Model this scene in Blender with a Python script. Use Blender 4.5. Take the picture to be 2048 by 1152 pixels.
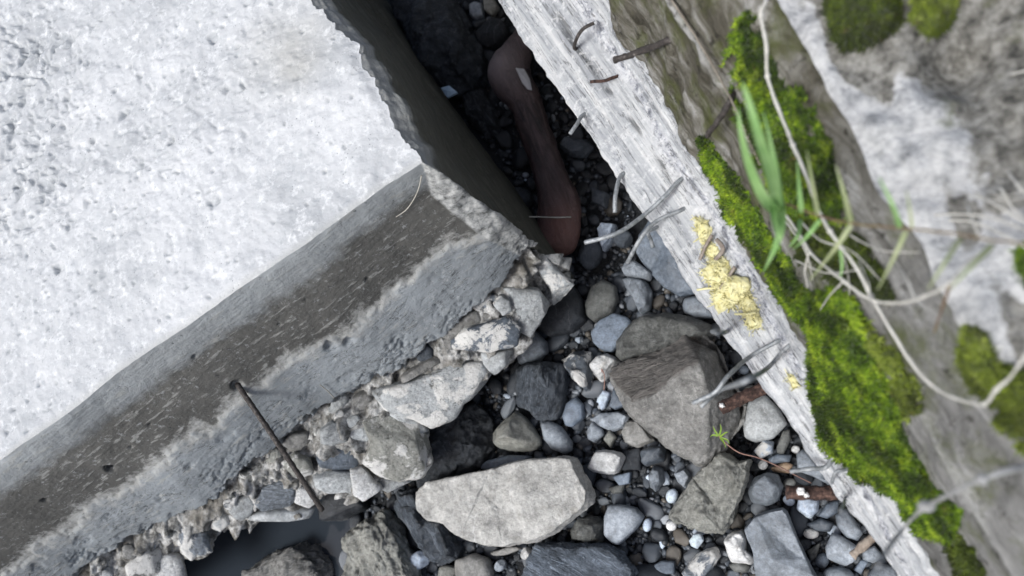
import bpy, bmesh, math, random
import numpy as np
from mathutils import Vector, Matrix
from mathutils.bvhtree import BVHTree

# ------------------------------------------------------------------ reset
for o in list(bpy.data.objects):
    bpy.data.objects.remove(o, do_unlink=True)
scene = bpy.context.scene
COL = scene.collection
random.seed(7)

# ------------------------------------------------------------------ camera
CAM_H = 1.8                       # eye height above the stream bed
FPX = 1607.0                      # focal length in photo pixels (2048 wide)
NADIR = (1655.0, 985.0)           # where the photo looks straight down
def _n(v): return v / np.linalg.norm(v)
_dn = _n(np.array([(NADIR[0]-1024)/FPX, -(NADIR[1]-576)/FPX, -1.0]))
_wz = -_dn
_wx = _n(np.array([1.0, 0, 0]) - _wz[0]*_wz)
_wy = np.cross(_wz, _wx)
RW = np.stack([_wx, _wy, _wz])    # camera vector -> world vector
CAMP = np.array([0.0, 0.0, CAM_H])
camd = bpy.data.cameras.new('camera'); cam = bpy.data.objects.new('camera', camd); COL.objects.link(cam)
M4 = Matrix.Identity(4)
for i in range(3):
    for j in range(3): M4[i][j] = RW[i, j]
    M4[i][3] = CAMP[i]
cam.matrix_world = M4
camd.sensor_width = 36.0
camd.lens = 36.0*FPX/2048.0
camd.clip_start = 0.02; camd.clip_end = 200.0
camd.dof.use_dof = True
camd.dof.focus_distance = 1.5
camd.dof.aperture_fstop = 3.0
scene.camera = cam
scene.render.resolution_x = 1024; scene.render.resolution_y = 576

# ------------------------------------------------------------------ light
SUN_AZ = np.array([-0.62, -0.78]); SUN_EL = 56.0
world = bpy.data.worlds.new('World'); scene.world = world; world.use_nodes = True
wn = world.node_tree.nodes; wl = world.node_tree.links; wn.clear()
sky = wn.new('ShaderNodeTexSky'); sky.sky_type = 'NISHITA'; sky.sun_disc = False
sky.sun_elevation = math.radians(SUN_EL)
sky.sun_rotation = math.atan2(SUN_AZ[0], SUN_AZ[1])
sky.air_density = 1.0; sky.dust_density = 5.0; sky.ozone_density = 1.0
bg = wn.new('ShaderNodeBackground'); bg.inputs['Strength'].default_value = 0.062
wo = wn.new('ShaderNodeOutputWorld')
wl.new(sky.outputs[0], bg.inputs[0]); wl.new(bg.outputs[0], wo.inputs[0])
sd = bpy.data.lights.new('sun', 'SUN'); sd.energy = 1.5; sd.angle = math.radians(20); sd.color = (0.92, 0.968, 1.0)
so = bpy.data.objects.new('sun', sd); COL.objects.link(so)
_a = SUN_AZ/np.linalg.norm(SUN_AZ)
_sd = Vector((_a[0]*math.cos(math.radians(SUN_EL)), _a[1]*math.cos(math.radians(SUN_EL)), math.sin(math.radians(SUN_EL))))
so.rotation_euler = _sd.to_track_quat('Z', 'Y').to_euler()
so.location = (0, 0, 5)
vs = scene.view_settings
vs.view_transform = 'Standard'; vs.look = 'None'; vs.exposure = 1.15; vs.gamma = 1.0; vs.use_curve_mapping = False

# ------------------------------------------------------------------ projection helpers
def ray(x, y):
    d = np.array([(x-1024)/FPX, -(y-576)/FPX, -1.0])
    return RW @ d
def P(x, y, z):
    d = ray(x, y); return CAMP + d*((z-CAM_H)/d[2])
def Ppl(x, y, p0, n):
    d = ray(x, y); return CAMP + d*(np.dot(p0-CAMP, n)/np.dot(d, n))
def depth(p): return -((RW.T @ (np.asarray(p)-CAMP))[2])
def pxsize(p): return depth(p)/FPX          # metres covered by one photo pixel at p
def topx(p):
    c = RW.T @ (np.asarray(p)-CAMP); return 1024+FPX*c[0]/-c[2], 576-FPX*c[1]/-c[2]

# ------------------------------------------------------------------ noise (numpy)
def _h(ix, iy, iz, s):
    h = (ix.astype(np.int64)*374761393 + iy.astype(np.int64)*668265263 + iz.astype(np.int64)*2147483647 + s*1274126177) & 0xFFFFFFFF
    h = ((h ^ (h >> 13))*1274126177) & 0xFFFFFFFF
    h = ((h ^ (h >> 15))*2246822519) & 0xFFFFFFFF
    return ((h ^ (h >> 16)) & 0xFFFFFF)/float(0xFFFFFF)
def vnoise(p, s=0):
    p = np.asarray(p, float); i = np.floor(p).astype(np.int64); f = p-i
    u = f*f*f*(f*(f*6-15)+10)
    x, y, z = i[:, 0], i[:, 1], i[:, 2]
    r = 0
    for dx in (0, 1):
        wx_ = u[:, 0] if dx else 1-u[:, 0]
        for dy in (0, 1):
            wy_ = u[:, 1] if dy else 1-u[:, 1]
            for dz in (0, 1):
                wz_ = u[:, 2] if dz else 1-u[:, 2]
                r = r + wx_*wy_*wz_*_h(x+dx, y+dy, z+dz, s)
    return r*2-1
_ROT = np.array([[0.36, 0.48, -0.8], [-0.8, 0.6, 0], [0.48, 0.64, 0.6]])
def fbm(p, o=4, s=0, g=0.5):
    p = np.asarray(p, float) @ _ROT.T; a = 1.0; t = 0; r = 0
    for k in range(o):
        r = r + a*vnoise(p, s+k*17); t += a; a *= g
        p = (p @ _ROT.T)*2.03 + 11.3
    return r/t
def ridge(p, o=4, s=0):
    p = np.asarray(p, float) @ _ROT.T; a = 1.0; t = 0; r = 0
    for k in range(o):
        r = r + a*(1-2*np.abs(vnoise(p, s+k*31))); t += a; a *= .5
        p = (p @ _ROT.T)*2.1 + 5.7
    return r/t
def worley(p, s=0):
    p = np.asarray(p, float); i = np.floor(p).astype(np.int64); best = np.full(len(p), 9.0); sec = np.full(len(p), 9.0); idv = np.zeros(len(p))
    for dx in (-1, 0, 1):
        for dy in (-1, 0, 1):
            for dz in (-1, 0, 1):
                c = i+np.array([dx, dy, dz]); q = np.stack([_h(c[:, 0], c[:, 1], c[:, 2], s+k) for k in (1, 2, 3)], 1)
                d = np.linalg.norm(c+q-p, axis=1); m = d < best
                sec = np.where(m, best, np.minimum(sec, d)); best = np.where(m, d, best)
                idv = np.where(m, _h(c[:, 0], c[:, 1], c[:, 2], s+9), idv)
    return best, sec, idv
def sstep(a, b, x):
    t = np.clip((x-a)/(b-a), 0, 1); return t*t*(3-2*t)

# ------------------------------------------------------------------ object helpers
def mesh_arrays(name, V, F, smooth=True):
    V = np.asarray(V, np.float32); F = np.asarray(F, np.int32)
    me = bpy.data.meshes.new(name); k = F.shape[1]
    me.vertices.add(len(V)); me.vertices.foreach_set('co', V.ravel())
    me.loops.add(F.size); me.loops.foreach_set('vertex_index', F.ravel())
    me.polygons.add(len(F)); me.polygons.foreach_set('loop_start', np.arange(0, F.size, k, dtype=np.int32))
    me.polygons.foreach_set('loop_total', np.full(len(F), k, np.int32))
    me.update(calc_edges=True); me.validate()
    me.polygons.foreach_set('use_smooth', np.full(len(me.polygons), smooth))
    return me
def attr(me, name, vals):
    a = me.attributes.new(name, 'FLOAT', 'POINT'); a.data.foreach_set('value', np.asarray(vals, np.float32))
def link(name, me, mat=None, parent=None, loc=None):
    o = bpy.data.objects.new(name, me); COL.objects.link(o)
    if mat is not None and me is not None and not me.materials: me.materials.append(mat)
    if loc is not None: o.location = loc
    if parent is not None: o.parent = parent
    return o
def child(name, me, mat, parent, loc=(0, 0, 0)):
    """loc in world space"""
    o = link(name, me, mat)
    o.parent = parent
    b = parent; off = Vector((0, 0, 0))
    while b is not None: off += b.location; b = b.parent
    o.location = Vector(loc)-off
    return o
def tag(o, label, cat=None, group=None, kind=None):
    if label: o['label'] = label
    if cat: o['category'] = cat
    if group: o['group'] = group
    if kind: o['kind'] = kind
    return o
def empty(name, loc):
    o = bpy.data.objects.new(name, None); COL.objects.link(o); o.location = loc; o.empty_display_size = 0.05; return o
def grid_faces(nu, nv):
    i = np.arange(nu-1)[:, None]*nv + np.arange(nv-1)[None, :]
    i = i.ravel(); return np.stack([i, i+1, i+nv+1, i+nv], 1)

# ------------------------------------------------------------------ node helpers
class NT:
    def __init__(s, name):
        s.m = bpy.data.materials.new(name); s.m.use_nodes = True; s.t = s.m.node_tree; s.t.nodes.clear()
        s.out = s.new('ShaderNodeOutputMaterial'); s.b = s.new('ShaderNodeBsdfPrincipled')
        s.t.links.new(s.b.outputs[0], s.out.inputs[0])
    def new(s, t): return s.t.nodes.new(t)
    def put(s, sock, v):
        if v is None: return
        if isinstance(v, bpy.types.NodeSocket): s.t.links.new(v, sock)
        else:
            if isinstance(v, (tuple, list)) and len(v) == 3 and sock.type == 'RGBA': v = (*v, 1)
            sock.default_value = v
    def coord(s, kind='Object', scale=(1, 1, 1), rot=(0, 0, 0), jitter=False):
        tc = s.new('ShaderNodeTexCoord'); mp = s.new('ShaderNodeMapping')
        s.t.links.new(tc.outputs[kind], mp.inputs[0]); mp.inputs['Scale'].default_value = scale; mp.inputs['Rotation'].default_value = rot
        if jitter:
            oi = s.new('ShaderNodeObjectInfo'); mm = s.new('ShaderNodeMath'); mm.operation = 'MULTIPLY'; s.put(mm.inputs[0], oi.outputs['Random']); mm.inputs[1].default_value = 37.0
            s.t.links.new(mm.outputs[0], mp.inputs['Location'])
        return mp.outputs[0]
    def noise(s, vec, scale, detail=6, rough=0.6, dist=0.0):
        n = s.new('ShaderNodeTexNoise'); s.put(n.inputs['Vector'], vec); n.inputs['Scale'].default_value = scale
        n.inputs['Detail'].default_value = detail; n.inputs['Roughness'].default_value = rough; n.inputs['Distortion'].default_value = dist
        return n.outputs[0]
    def voro(s, vec, scale, feat='F1'):
        n = s.new('ShaderNodeTexVoronoi'); n.feature = feat; s.put(n.inputs['Vector'], vec); n.inputs['Scale'].default_value = scale
        return n.outputs['Distance']
    def ramp(s, fac, stops, interp='LINEAR'):
        r = s.new('ShaderNodeValToRGB'); s.put(r.inputs[0], fac); cr = r.color_ramp; cr.interpolation = interp
        while len(cr.elements) < len(stops): cr.elements.new(0.5)
        for e, (p, c) in zip(cr.elements, stops):
            e.position = p; e.color = (*c, 1) if isinstance(c, (tuple, list)) else (c, c, c, 1)
        return r.outputs[0]
    def mix(s, fac, a, b, mode='MIX'):
        m = s.new('ShaderNodeMix'); m.data_type = 'RGBA'; m.blend_type = mode
        s.put(m.inputs[0], fac); s.put(m.inputs[6], a); s.put(m.inputs[7], b); return m.outputs[2]
    def math(s, op, a, b=None, clamp=False):
        m = s.new('ShaderNodeMath'); m.operation = op; m.use_clamp = clamp; s.put(m.inputs[0], a); s.put(m.inputs[1], b); return m.outputs[0]
    def attr(s, name, typ='GEOMETRY'):
        a = s.new('ShaderNodeAttribute'); a.attribute_name = name; a.attribute_type = typ; return a
    def bump(s, h, strength=0.3, dist=0.004, nrm=None):
        b = s.new('ShaderNodeBump'); b.inputs['Strength'].default_value = strength; b.inputs['Distance'].default_value = dist
        s.put(b.inputs['Height'], h)
        if nrm is not None: s.put(b.inputs['Normal'], nrm)
        return b.outputs[0]
    def fin(s, color, rough=0.85, normal=None, spec=0.35, metal=0.0):
        s.put(s.b.inputs['Base Color'], color); s.put(s.b.inputs['Roughness'], rough)
        if normal is not None: s.put(s.b.inputs['Normal'], normal)
        s.b.inputs['Specular IOR Level'].default_value = spec; s.b.inputs['Metallic'].default_value = metal
        return s.m

# ---- concrete of the slab's top: pale, cloudy, round pits and spots
def mat_slab_top():
    n = NT('pale_concrete'); v = n.coord()
    cl = n.noise(v, 5, 8, .62); c = n.ramp(cl, [(.30, (.37, .38, .39)), (.48, (.475, .483, .49)), (.66, (.56, .565, .57))])
    sp = n.voro(v, 55); spm = n.ramp(sp, [(.18, 1.0), (.42, 0.0)])
    gate = n.ramp(n.noise(v, 9, 3), [(.45, 0.0), (.62, 1.0)])
    c = n.mix(n.math('MULTIPLY', n.math('MULTIPLY', spm, gate), .42), c, (.40, .42, .43))
    f = n.noise(v, 95, 6, .75); c = n.mix(n.ramp(f, [(.32, .6), (.43, 0.0)]), c, (.26, .28, .295))
    hi = n.ramp(n.noise(v, 45, 5, .75), [(.52, 0.0), (.64, .8)]); c = n.mix(hi, c, (.66, .665, .665))
    ag = n.ramp(n.voro(v, 120), [(.10, .75), (.2, 0.0)]); ag = n.math('MULTIPLY', ag, n.ramp(n.noise(v, 16, 4), [(.5, 0.0), (.6, 1.0)])); c = n.mix(ag, c, (.20, .21, .22))
    st = n.attr('stain').outputs['Fac']; c = n.mix(st, c, (.33, .315, .27))
    pt = n.attr('pit').outputs['Fac']; c = n.mix(pt, c, (.25, .27, .285))
    h = n.math('ADD', n.noise(v, 130, 6, .75), n.math('MULTIPLY', n.noise(v, 42, 4), 1.6))
    return n.fin(c, .9, n.bump(h, .45, .004), .25)
# ---- sides of the slab; 'lvl' runs 0 at the top edge to 4 at the broken foot, 'sec' 0 front, 1 corner strip, 2 gap side
def mat_slab_side():
    n = NT('weathered_formed_concrete'); v = n.coord()
    lvl = n.attr('lvl').outputs['Fac']; sec = n.attr('sec').outputs['Fac']
    l2 = n.math('ADD', lvl, n.math('MULTIPLY', n.math('SUBTRACT', n.noise(v, 40, 8, .8), .5), .65))
    c = n.ramp(n.math('MULTIPLY', l2, .25), [(0.0, (.40, .42, .43)), (.17, (.30, .315, .32)), (.25, (.122, .119, .111)), (.46, (.098, .096, .090)),
                                           (.495, (.36, .36, .345)), (.54, (.265, .285, .30)), (.74, (.245, .265, .28)), (.77, (.16, .155, .14)), (1.0, (.34, .33, .30))])
    sv = n.coord(rot=(0, 0, math.radians(-35)))
    mp = n.new('ShaderNodeMapping'); n.put(mp.inputs[0], sv); mp.inputs['Scale'].default_value = (22, 90, 90)
    fl = n.noise(mp.outputs[0], 1.0, 5, .65)
    flm = n.ramp(fl, [(.57, 0.0), (.63, .85)])
    gate = n.ramp(n.noise(v, 9, 5), [(.42, 0.0), (.54, 1.0)])
    c = n.mix(n.math('MULTIPLY', n.math('MULTIPLY', flm, gate), .8), c, (.37, .37, .35))
    dk = n.ramp(n.noise(v, 62, 8, .8), [(.35, .9), (.40, 0.0)]); c = n.mix(dk, c, (.05, .05, .05))
    mpc = n.new('ShaderNodeMapping'); n.put(mpc.inputs[0], sv); mpc.inputs['Scale'].default_value = (16, 70, 70)
    ck = n.math('ABSOLUTE', n.math('SUBTRACT', n.noise(mpc.outputs[0], 1.0, 4, .6, 1.2), .5))
    ckm = n.math('MULTIPLY', n.ramp(ck, [(.006, .9), (.018, 0.0)]), n.math('MULTIPLY', n.ramp(n.math('MULTIPLY', lvl, .25), [(.5, 0.0), (.56, 1.0)]), n.ramp(n.noise(v, 12, 4), [(.44, 0.0), (.54, 1.0)])))
    c = n.mix(ckm, c, (.035, .035, .035))
    pp = n.ramp(n.noise(v, 75, 7, .8), [(.57, 0.0), (.64, .7)]); c = n.mix(pp, c, (.40, .41, .41))
    cl = n.ramp(n.noise(v, 11, 6), [(.3, .82), (.7, 1.12)]); c = n.mix(1.0, c, cl, 'MULTIPLY')
    # corner strip: broken, pale
    cor = n.ramp(n.math('ABSOLUTE', n.math('SUBTRACT', sec, 1.0)), [(.30, 1.0), (.62, 0.0)])
    cc = n.ramp(n.noise(v, 60, 7, .72), [(.34, (.09, .09, .085)), (.45, (.27, .275, .27)), (.60, (.50, .50, .485))])
    c = n.mix(cor, c, cc)
    # gap side: brown-green board streaks, the gap's shade painted into the colour
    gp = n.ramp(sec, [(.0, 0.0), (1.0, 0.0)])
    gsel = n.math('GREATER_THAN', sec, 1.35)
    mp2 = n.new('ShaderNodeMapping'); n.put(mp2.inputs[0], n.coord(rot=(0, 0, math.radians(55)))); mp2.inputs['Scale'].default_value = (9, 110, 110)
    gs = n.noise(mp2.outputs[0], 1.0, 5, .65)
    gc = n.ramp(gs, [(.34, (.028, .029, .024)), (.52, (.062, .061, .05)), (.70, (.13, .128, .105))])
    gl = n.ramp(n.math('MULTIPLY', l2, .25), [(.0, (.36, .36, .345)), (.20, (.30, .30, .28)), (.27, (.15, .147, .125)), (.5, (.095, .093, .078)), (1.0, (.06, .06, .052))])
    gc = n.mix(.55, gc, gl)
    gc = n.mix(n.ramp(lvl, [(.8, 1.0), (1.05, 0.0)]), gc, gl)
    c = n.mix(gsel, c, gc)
    h = n.math('ADD', n.noise(v, 95, 7, .78), n.math('MULTIPLY', fl, 1.0))
    return n.fin(c, .9, n.bump(h, .7, .0045), .2)
def mat_core():
    n = NT('crumbled_concrete'); v = n.coord()
    c = n.ramp(n.noise(v, 38, 8, .72), [(.32, (.025, .025, .023)), (.41, (.15, .147, .138)), (.50, (.36, .355, .34)), (.62, (.66, .655, .64))])
    c = n.mix(n.ramp(n.noise(v, 13, 5), [(.46, 0.0), (.62, .7)]), c, (.17, .155, .13))
    h = n.math('ADD', n.noise(v, 70, 8, .8), n.voro(v, 60))
    return n.fin(c, .93, n.bump(h, .9, .009), .2)
# ---- wall: ledge (white limewashed board marks), face (brown-green), coping (blotched)
def mat_ledge():
    n = NT('bleached_boarded_concrete'); v = n.coord('Object', rot=(0, 0, -WALL_ANG)); vo = n.coord()
    mp = n.new('ShaderNodeMapping'); n.put(mp.inputs[0], v); mp.inputs['Scale'].default_value = (3.0, 62, 45)
    st = n.noise(mp.outputs[0], 1.0, 6, .62, .2)
    c = n.ramp(st, [(.30, (.10, .105, .11)), (.40, (.33, .34, .355)), (.5, (.43, .44, .45)), (.66, (.58, .58, .575))])
    sm = n.attr('seam').outputs['Fac']
    mp2 = n.new('ShaderNodeMapping'); n.put(mp2.inputs[0], v); mp2.inputs['Scale'].default_value = (40, 75, 75)
    cs = n.ramp(n.noise(mp2.outputs[0], 1.0, 5, .75, .8), [(.40, (.10, .105, .125)), (.50, (.36, .37, .40)), (.60, (.60, .60, .61))])
    c = n.mix(sm, c, cs)
    gr = n.attr('groove').outputs['Fac']; c = n.mix(gr, c, (.10, .10, .095))
    mp3 = n.new('ShaderNodeMapping'); n.put(mp3.inputs[0], v); mp3.inputs['Scale'].default_value = (14, 120, 60)
    dsh = n.ramp(n.noise(mp3.outputs[0], 1.0, 2, .5), [(.68, 0.0), (.72, .75)]); c = n.mix(dsh, c, (.15, .15, .15))
    mp4 = n.new('ShaderNodeMapping'); n.put(mp4.inputs[0], v); mp4.inputs['Scale'].default_value = (3.2, 70, 50)
    ln = n.math('ABSOLUTE', n.math('SUBTRACT', n.noise(mp4.outputs[0], 1.0, 5, .62, .5), .5)); lm = n.math('MULTIPLY', n.ramp(ln, [(.004, .85), (.016, 0.0)]), n.ramp(n.noise(vo, 18, 4), [(.40, 0.0), (.52, 1.0)])); c = n.mix(lm, c, (.07, .07, .072))
    wv_ = n.ramp(n.noise(vo, 60, 6, .78), [(.52, 0.0), (.62, .7)]); c = n.mix(wv_, c, (.66, .66, .655))
    cl = n.ramp(n.noise(vo, 6, 4), [(.3, .88), (.7, 1.06)]); c = n.mix(1.0, c, cl, 'MULTIPLY')
    h = n.math('ADD', st, n.math('MULTIPLY', n.noise(vo, 190, 4, .7), .4))
    return n.fin(c, .88, n.bump(h, 1.0, .008), .25)
def mat_wallface():
    n = NT('dirty_boarded_concrete'); v = n.coord('Object', rot=(0, 0, -WALL_ANG)); vo = n.coord()
    mp = n.new('ShaderNodeMapping'); n.put(mp.inputs[0], v); mp.inputs['Scale'].default_value = (9, 26, 26)
    st = n.noise(mp.outputs[0], 1.0, 9, .74, .8)
    c = n.ramp(st, [(.34, (.035, .031, .022)), (.46, (.12, .110, .085)), (.56, (.235, .225, .195)), (.66, (.46, .45, .43))])
    c2 = n.ramp(st, [(.32, (.08, .078, .072)), (.45, (.20, .197, .188)), (.58, (.32, .316, .305)), (.70, (.52, .515, .50))])
    c = n.mix(n.attr('grey').outputs['Fac'], c, c2); c = n.mix(n.attr('edge').outputs['Fac'], c, (.62, .615, .60))
    g = n.ramp(n.noise(vo, 13, 5, .65), [(.50, 0.0), (.66, .75)]); c = n.mix(g, c, (.085, .10, .022))
    k = n.ramp(n.noise(vo, 34, 7, .75), [(.36, .9), (.45, 0.0)]); c = n.mix(k, c, (.03, .027, .02))
    h = n.math('ADD', st, n.math('MULTIPLY', n.noise(vo, 80, 6, .75), .8))
    return n.fin(c, .92, n.bump(h, 1.0, .010), .2)
def mat_coping():
    n = NT('blotched_coping_concrete'); v = n.coord()
    c = n.ramp(n.noise(v, 42, 7, .72), [(.34, (.27, .275, .28)), (.43, (.47, .475, .48)), (.53, (.64, .64, .635)), (.64, (.76, .76, .75))])
    so_ = n.attr('soil').outputs['Fac']
    so2 = n.math('ADD', so_, n.math('MULTIPLY', n.math('SUBTRACT', n.noise(v, 20, 6, .7), .5), 1.5), True)
    sc = n.ramp(n.noise(v, 60, 6, .7), [(.32, (.05, .05, .046)), (.46, (.20, .192, .17)), (.60, (.38, .37, .34))])
    c = n.mix(n.ramp(so2, [(.42, 0.0), (.58, 1.0)]), c, sc)
    g = n.ramp(n.noise(v, 17, 4), [(.60, 0.0), (.72, .6)]); c = n.mix(g, c, (.11, .12, .04))
    h = n.math('ADD', n.noise(v, 90, 7, .75), n.math('MULTIPLY', n.noise(v, 38, 4), 1.6))
    return n.fin(c, .93, n.bump(h, .9, .010), .2)
# ---- stones
_SM = {}
PAL = {'slate': (.115, .132, .155), 'blue': (.165, .20, .25), 'pale': (.40, .395, .38), 'tan': (.30, .285, .245), 'sand': (.40, .393, .372), 'brown': (.255, .238, .215), 'dark': (.028, .031, .036),
       'olive': (.125, .122, .110), 'white': (.66, .66, .65), 'bluewhite': (.46, .53, .63), 'grey': (.195, .208, .224), 'orange': (.30, .21, .14), 'mid': (.075, .084, .096), 'lightgrey': (.30, .315, .335),
       'chalk': (.52, .515, .495), 'black': (.028, .031, .036), 'deepblue': (.035, .042, .052)}
for k_ in ('slate', 'pale', 'tan', 'brown', 'olive', 'grey', 'lightgrey', 'mid', 'chalk', 'dark'): PAL[k_] = (PAL[k_][0]*.95, PAL[k_][1], min(.66, PAL[k_][2]*1.05))
def mat_stone(col, style='plain', ang=0.0, wet=0.0):
    key = (col, style, round(ang, 1), wet)
    if key in _SM: return _SM[key]
    n = NT('stone_%s_%s' % (col, style)); v = n.coord(jitter=True); b = PAL[col]
    lo = tuple(x*.52 for x in b); hi = tuple(min(.75, x*1.35+.02) for x in b)
    c = n.ramp(n.noise(v, 26, 8, .66), [(.28, lo), (.5, b), (.74, hi)])
    fine = n.ramp(n.noise(v, 120, 6, .78), [(.32, .50), (.68, 1.35)]); c = n.mix(.85, c, n.mix(1.0, c, fine, 'MULTIPLY'))
    h = n.math('ADD', n.noise(v, 110, 8, .76), n.math('MULTIPLY', n.noise(v, 36, 5), .8)); bs = .6
    if style in ('strata', 'vein'):
        rv = n.coord(rot=(0.15, 0.1, -ang), jitter=True); mp = n.new('ShaderNodeMapping'); n.put(mp.inputs[0], rv)
        mp.inputs['Scale'].default_value = (20, 85, 50)
        sn = n.noise(mp.outputs[0], 1.0, 8, .72, 2.2)
        if style == 'strata':
            c = n.mix(n.ramp(sn, [(.52, 0.0), (.62, .8)]), c, tuple(min(.7, x*2.1+.06) for x in b))
            c = n.mix(n.ramp(sn, [(.34, .9), (.45, 0.0)]), c, tuple(x*.28 for x in b)); h = n.math('ADD', n.math('MULTIPLY', sn, 2.2), h); bs = .8
        else:
            c = n.mix(n.ramp(sn, [(.64, 0.0), (.68, .5)]), c, tuple(min(.7, x*1.7+.05) for x in b))
    if style == 'rough':
        c = n.mix(n.ramp(n.noise(v, 75, 7, .75), [(.36, .75), (.47, 0.0)]), c, tuple(x*.35 for x in b))
        c = n.mix(n.ramp(n.noise(v, 55, 6, .75), [(.56, 0.0), (.66, .6)]), c, tuple(min(.72, x*1.5+.1) for x in b)); bs = .9
    if style == 'patch':      # dark host rock with large chalky-white patches
        c = n.mix(n.ramp(n.noise(v, 16, 6, .68, .6), [(.49, 0.0), (.54, 1.0)]), c, (.62, .61, .585)); bs = .8
        c = n.mix(n.ramp(n.noise(v, 60, 6, .75), [(.34, .8), (.42, 0.0)]), c, (.05, .048, .042))
    if style in ('plain', 'rough', 'smooth', 'split'):
        w = n.new('ShaderNodeTexWave'); w.wave_type = 'BANDS'; n.put(w.inputs['Vector'], v); w.inputs['Scale'].default_value = 9; w.inputs['Distortion'].default_value = 9; w.inputs['Detail'].default_value = 5; w.inputs['Detail Scale'].default_value = 1.6
        vg = n.math('MULTIPLY', n.ramp(w.outputs['Fac'], [(.975, 0.0), (.992, .35)]), n.ramp(n.noise(v, 14, 3), [(.5, 0.0), (.62, 1.0)])); c = n.mix(vg, c, tuple(min(.7, x*1.6+.12) for x in b))
        c = n.mix(n.ramp(n.noise(v, 19, 5, .7, 1.0), [(.56, 0.0), (.68, .55)]), c, (b[0]*.62, b[1]*.60, b[2]*.56))
    if style == 'split':      # cleavage face of another colour, marked by 'tone'
        mp = n.new('ShaderNodeMapping'); n.put(mp.inputs[0], n.coord(rot=(0, 0, R_D_(-10)))); mp.inputs['Scale'].default_value = (14, 110, 60)
        sn = n.noise(mp.outputs[0], 1.0, 7, .7, 1.6)
        tc_ = n.ramp(sn, [(.34, (.06, .055, .050)), (.47, (.15, .139, .128)), (.62, (.24, .224, .208))]); tn_ = n.attr('tone').outputs['Fac']
        c = n.mix(n.ramp(n.noise(v, 75, 7, .78), [(.36, .8), (.46, 0.0)]), c, tuple(x*.4 for x in b)); c = n.mix(n.ramp(n.noise(v, 60, 6, .78), [(.56, 0.0), (.66, .6)]), c, (.38, .37, .35))
        c = n.mix(tn_, c, tc_); h = n.math('ADD', h, n.math('MULTIPLY', n.math('MULTIPLY', sn, tn_), 2.5)); bs = .9
    if style == 'smooth': bs = .35
    m = n.fin(c, .30 if wet else (.45 if style == 'smooth' else .6), n.bump(h, bs, .009), .6 if wet else .5)
    _SM[key] = m; return m
def mat_pebble():
    n = NT('pebble_stone'); v = n.coord(jitter=True)
    oi = n.new('ShaderNodeObjectInfo'); c = oi.outputs['Color']
    k = n.ramp(n.noise(v, 60, 7, .68), [(.3, .62), (.7, 1.35)]); c = n.mix(1.0, c, k, 'MULTIPLY')
    mp = n.new('ShaderNodeMapping'); n.put(mp.inputs[0], v); mp.inputs['Scale'].default_value = (20, 160, 80)
    c = n.mix(n.ramp(n.noise(mp.outputs[0], 1.0, 4, .6, .6), [(.64, 0.0), (.69, .35)]), c, (.45, .46, .47))
    return n.fin(c, .42, n.bump(n.noise(v, 170, 6, .7), .4, .004), .55)
def mat_gravel():
    n = NT('gravel_stone'); a = n.attr('Col'); v = n.coord()
    c = n.mix(1.0, a.outputs['Color'], n.ramp(n.noise(v, 260, 4), [(.3, .7), (.7, 1.3)]), 'MULTIPLY')
    return n.fin(c, .45, n.bump(n.noise(v, 300, 4), .3, .003), .5)
def mat_bed():
    n = NT('wet_grit'); v = n.coord()
    c = n.ramp(n.noise(v, 170, 7, .75), [(.3, (.006, .007, .008)), (.55, (.018, .020, .023)), (.72, (.06, .064, .07))])
    return n.fin(c, .55, n.bump(n.noise(v, 150, 7, .75), 1.0, .008), .4)
def mat_water():
    n = NT('still_dark_water'); v = n.coord()
    n.b.inputs['IOR'].default_value = 1.33
    return n.fin((.026, .032, .040), .05, n.bump(n.noise(v, 9, 2), .05, .004), .5)
def mat_rust():
    n = NT('rusted_steel'); v = n.coord()
    c = n.ramp(n.noise(v, 140, 7, .7), [(.34, (.014, .010, .009)), (.5, (.055, .032, .026)), (.64, (.15, .09, .07))])
    return n.fin(c, .85, n.bump(n.noise(v, 240, 6), .8, .003), .3)
def mat_darkrust():
    n = NT('blackened_steel'); v = n.coord()
    c = n.ramp(n.noise(v, 160, 7, .7), [(.3, (.014, .012, .011)), (.55, (.05, .042, .038)), (.72, (.20, .18, .165))])
    return n.fin(c, .7, n.bump(n.noise(v, 260, 6), .7, .003), .4)
def mat_wire():
    n = NT('dull_zinc_wire'); v = n.coord()
    c = n.ramp(n.noise(v, 110, 6, .7), [(.32, (.12, .13, .135)), (.55, (.28, .295, .305)), (.72, (.48, .49, .49))])
    return n.fin(c, .55, n.bump(n.noise(v, 300, 4), .3, .002), .5, .25)
def mat_flat(name, c1, c2, scale=80, rough=.8, bump=.4):
    n = NT(name); v = n.coord()
    c = n.ramp(n.noise(v, scale, 6, .68), [(.3, c1), (.7, c2)])
    return n.fin(c, rough, n.bump(n.noise(v, scale*2.2, 6, .7), bump, .003), .3)
def mat_moss(name, a, b, c_):
    n = NT(name); v = n.coord()
    c = n.ramp(n.noise(v, 40, 6, .75), [(.36, a), (.5, b), (.62, c_)])
    c = n.mix(n.ramp(n.noise(v, 15, 5), [(.47, 0.0), (.58, .85)]), c, tuple(x*.6 for x in a))
    c = n.mix(n.ramp(n.noise(v, 70, 4), [(.66, 0.0), (.70, .7)]), c, (.14, .10, .035))
    n.put(n.b.inputs['Sheen Weight'], .15)
    return n.fin(c, .9, n.bump(n.noise(v, 260, 4), .8, .004), .1)
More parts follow.
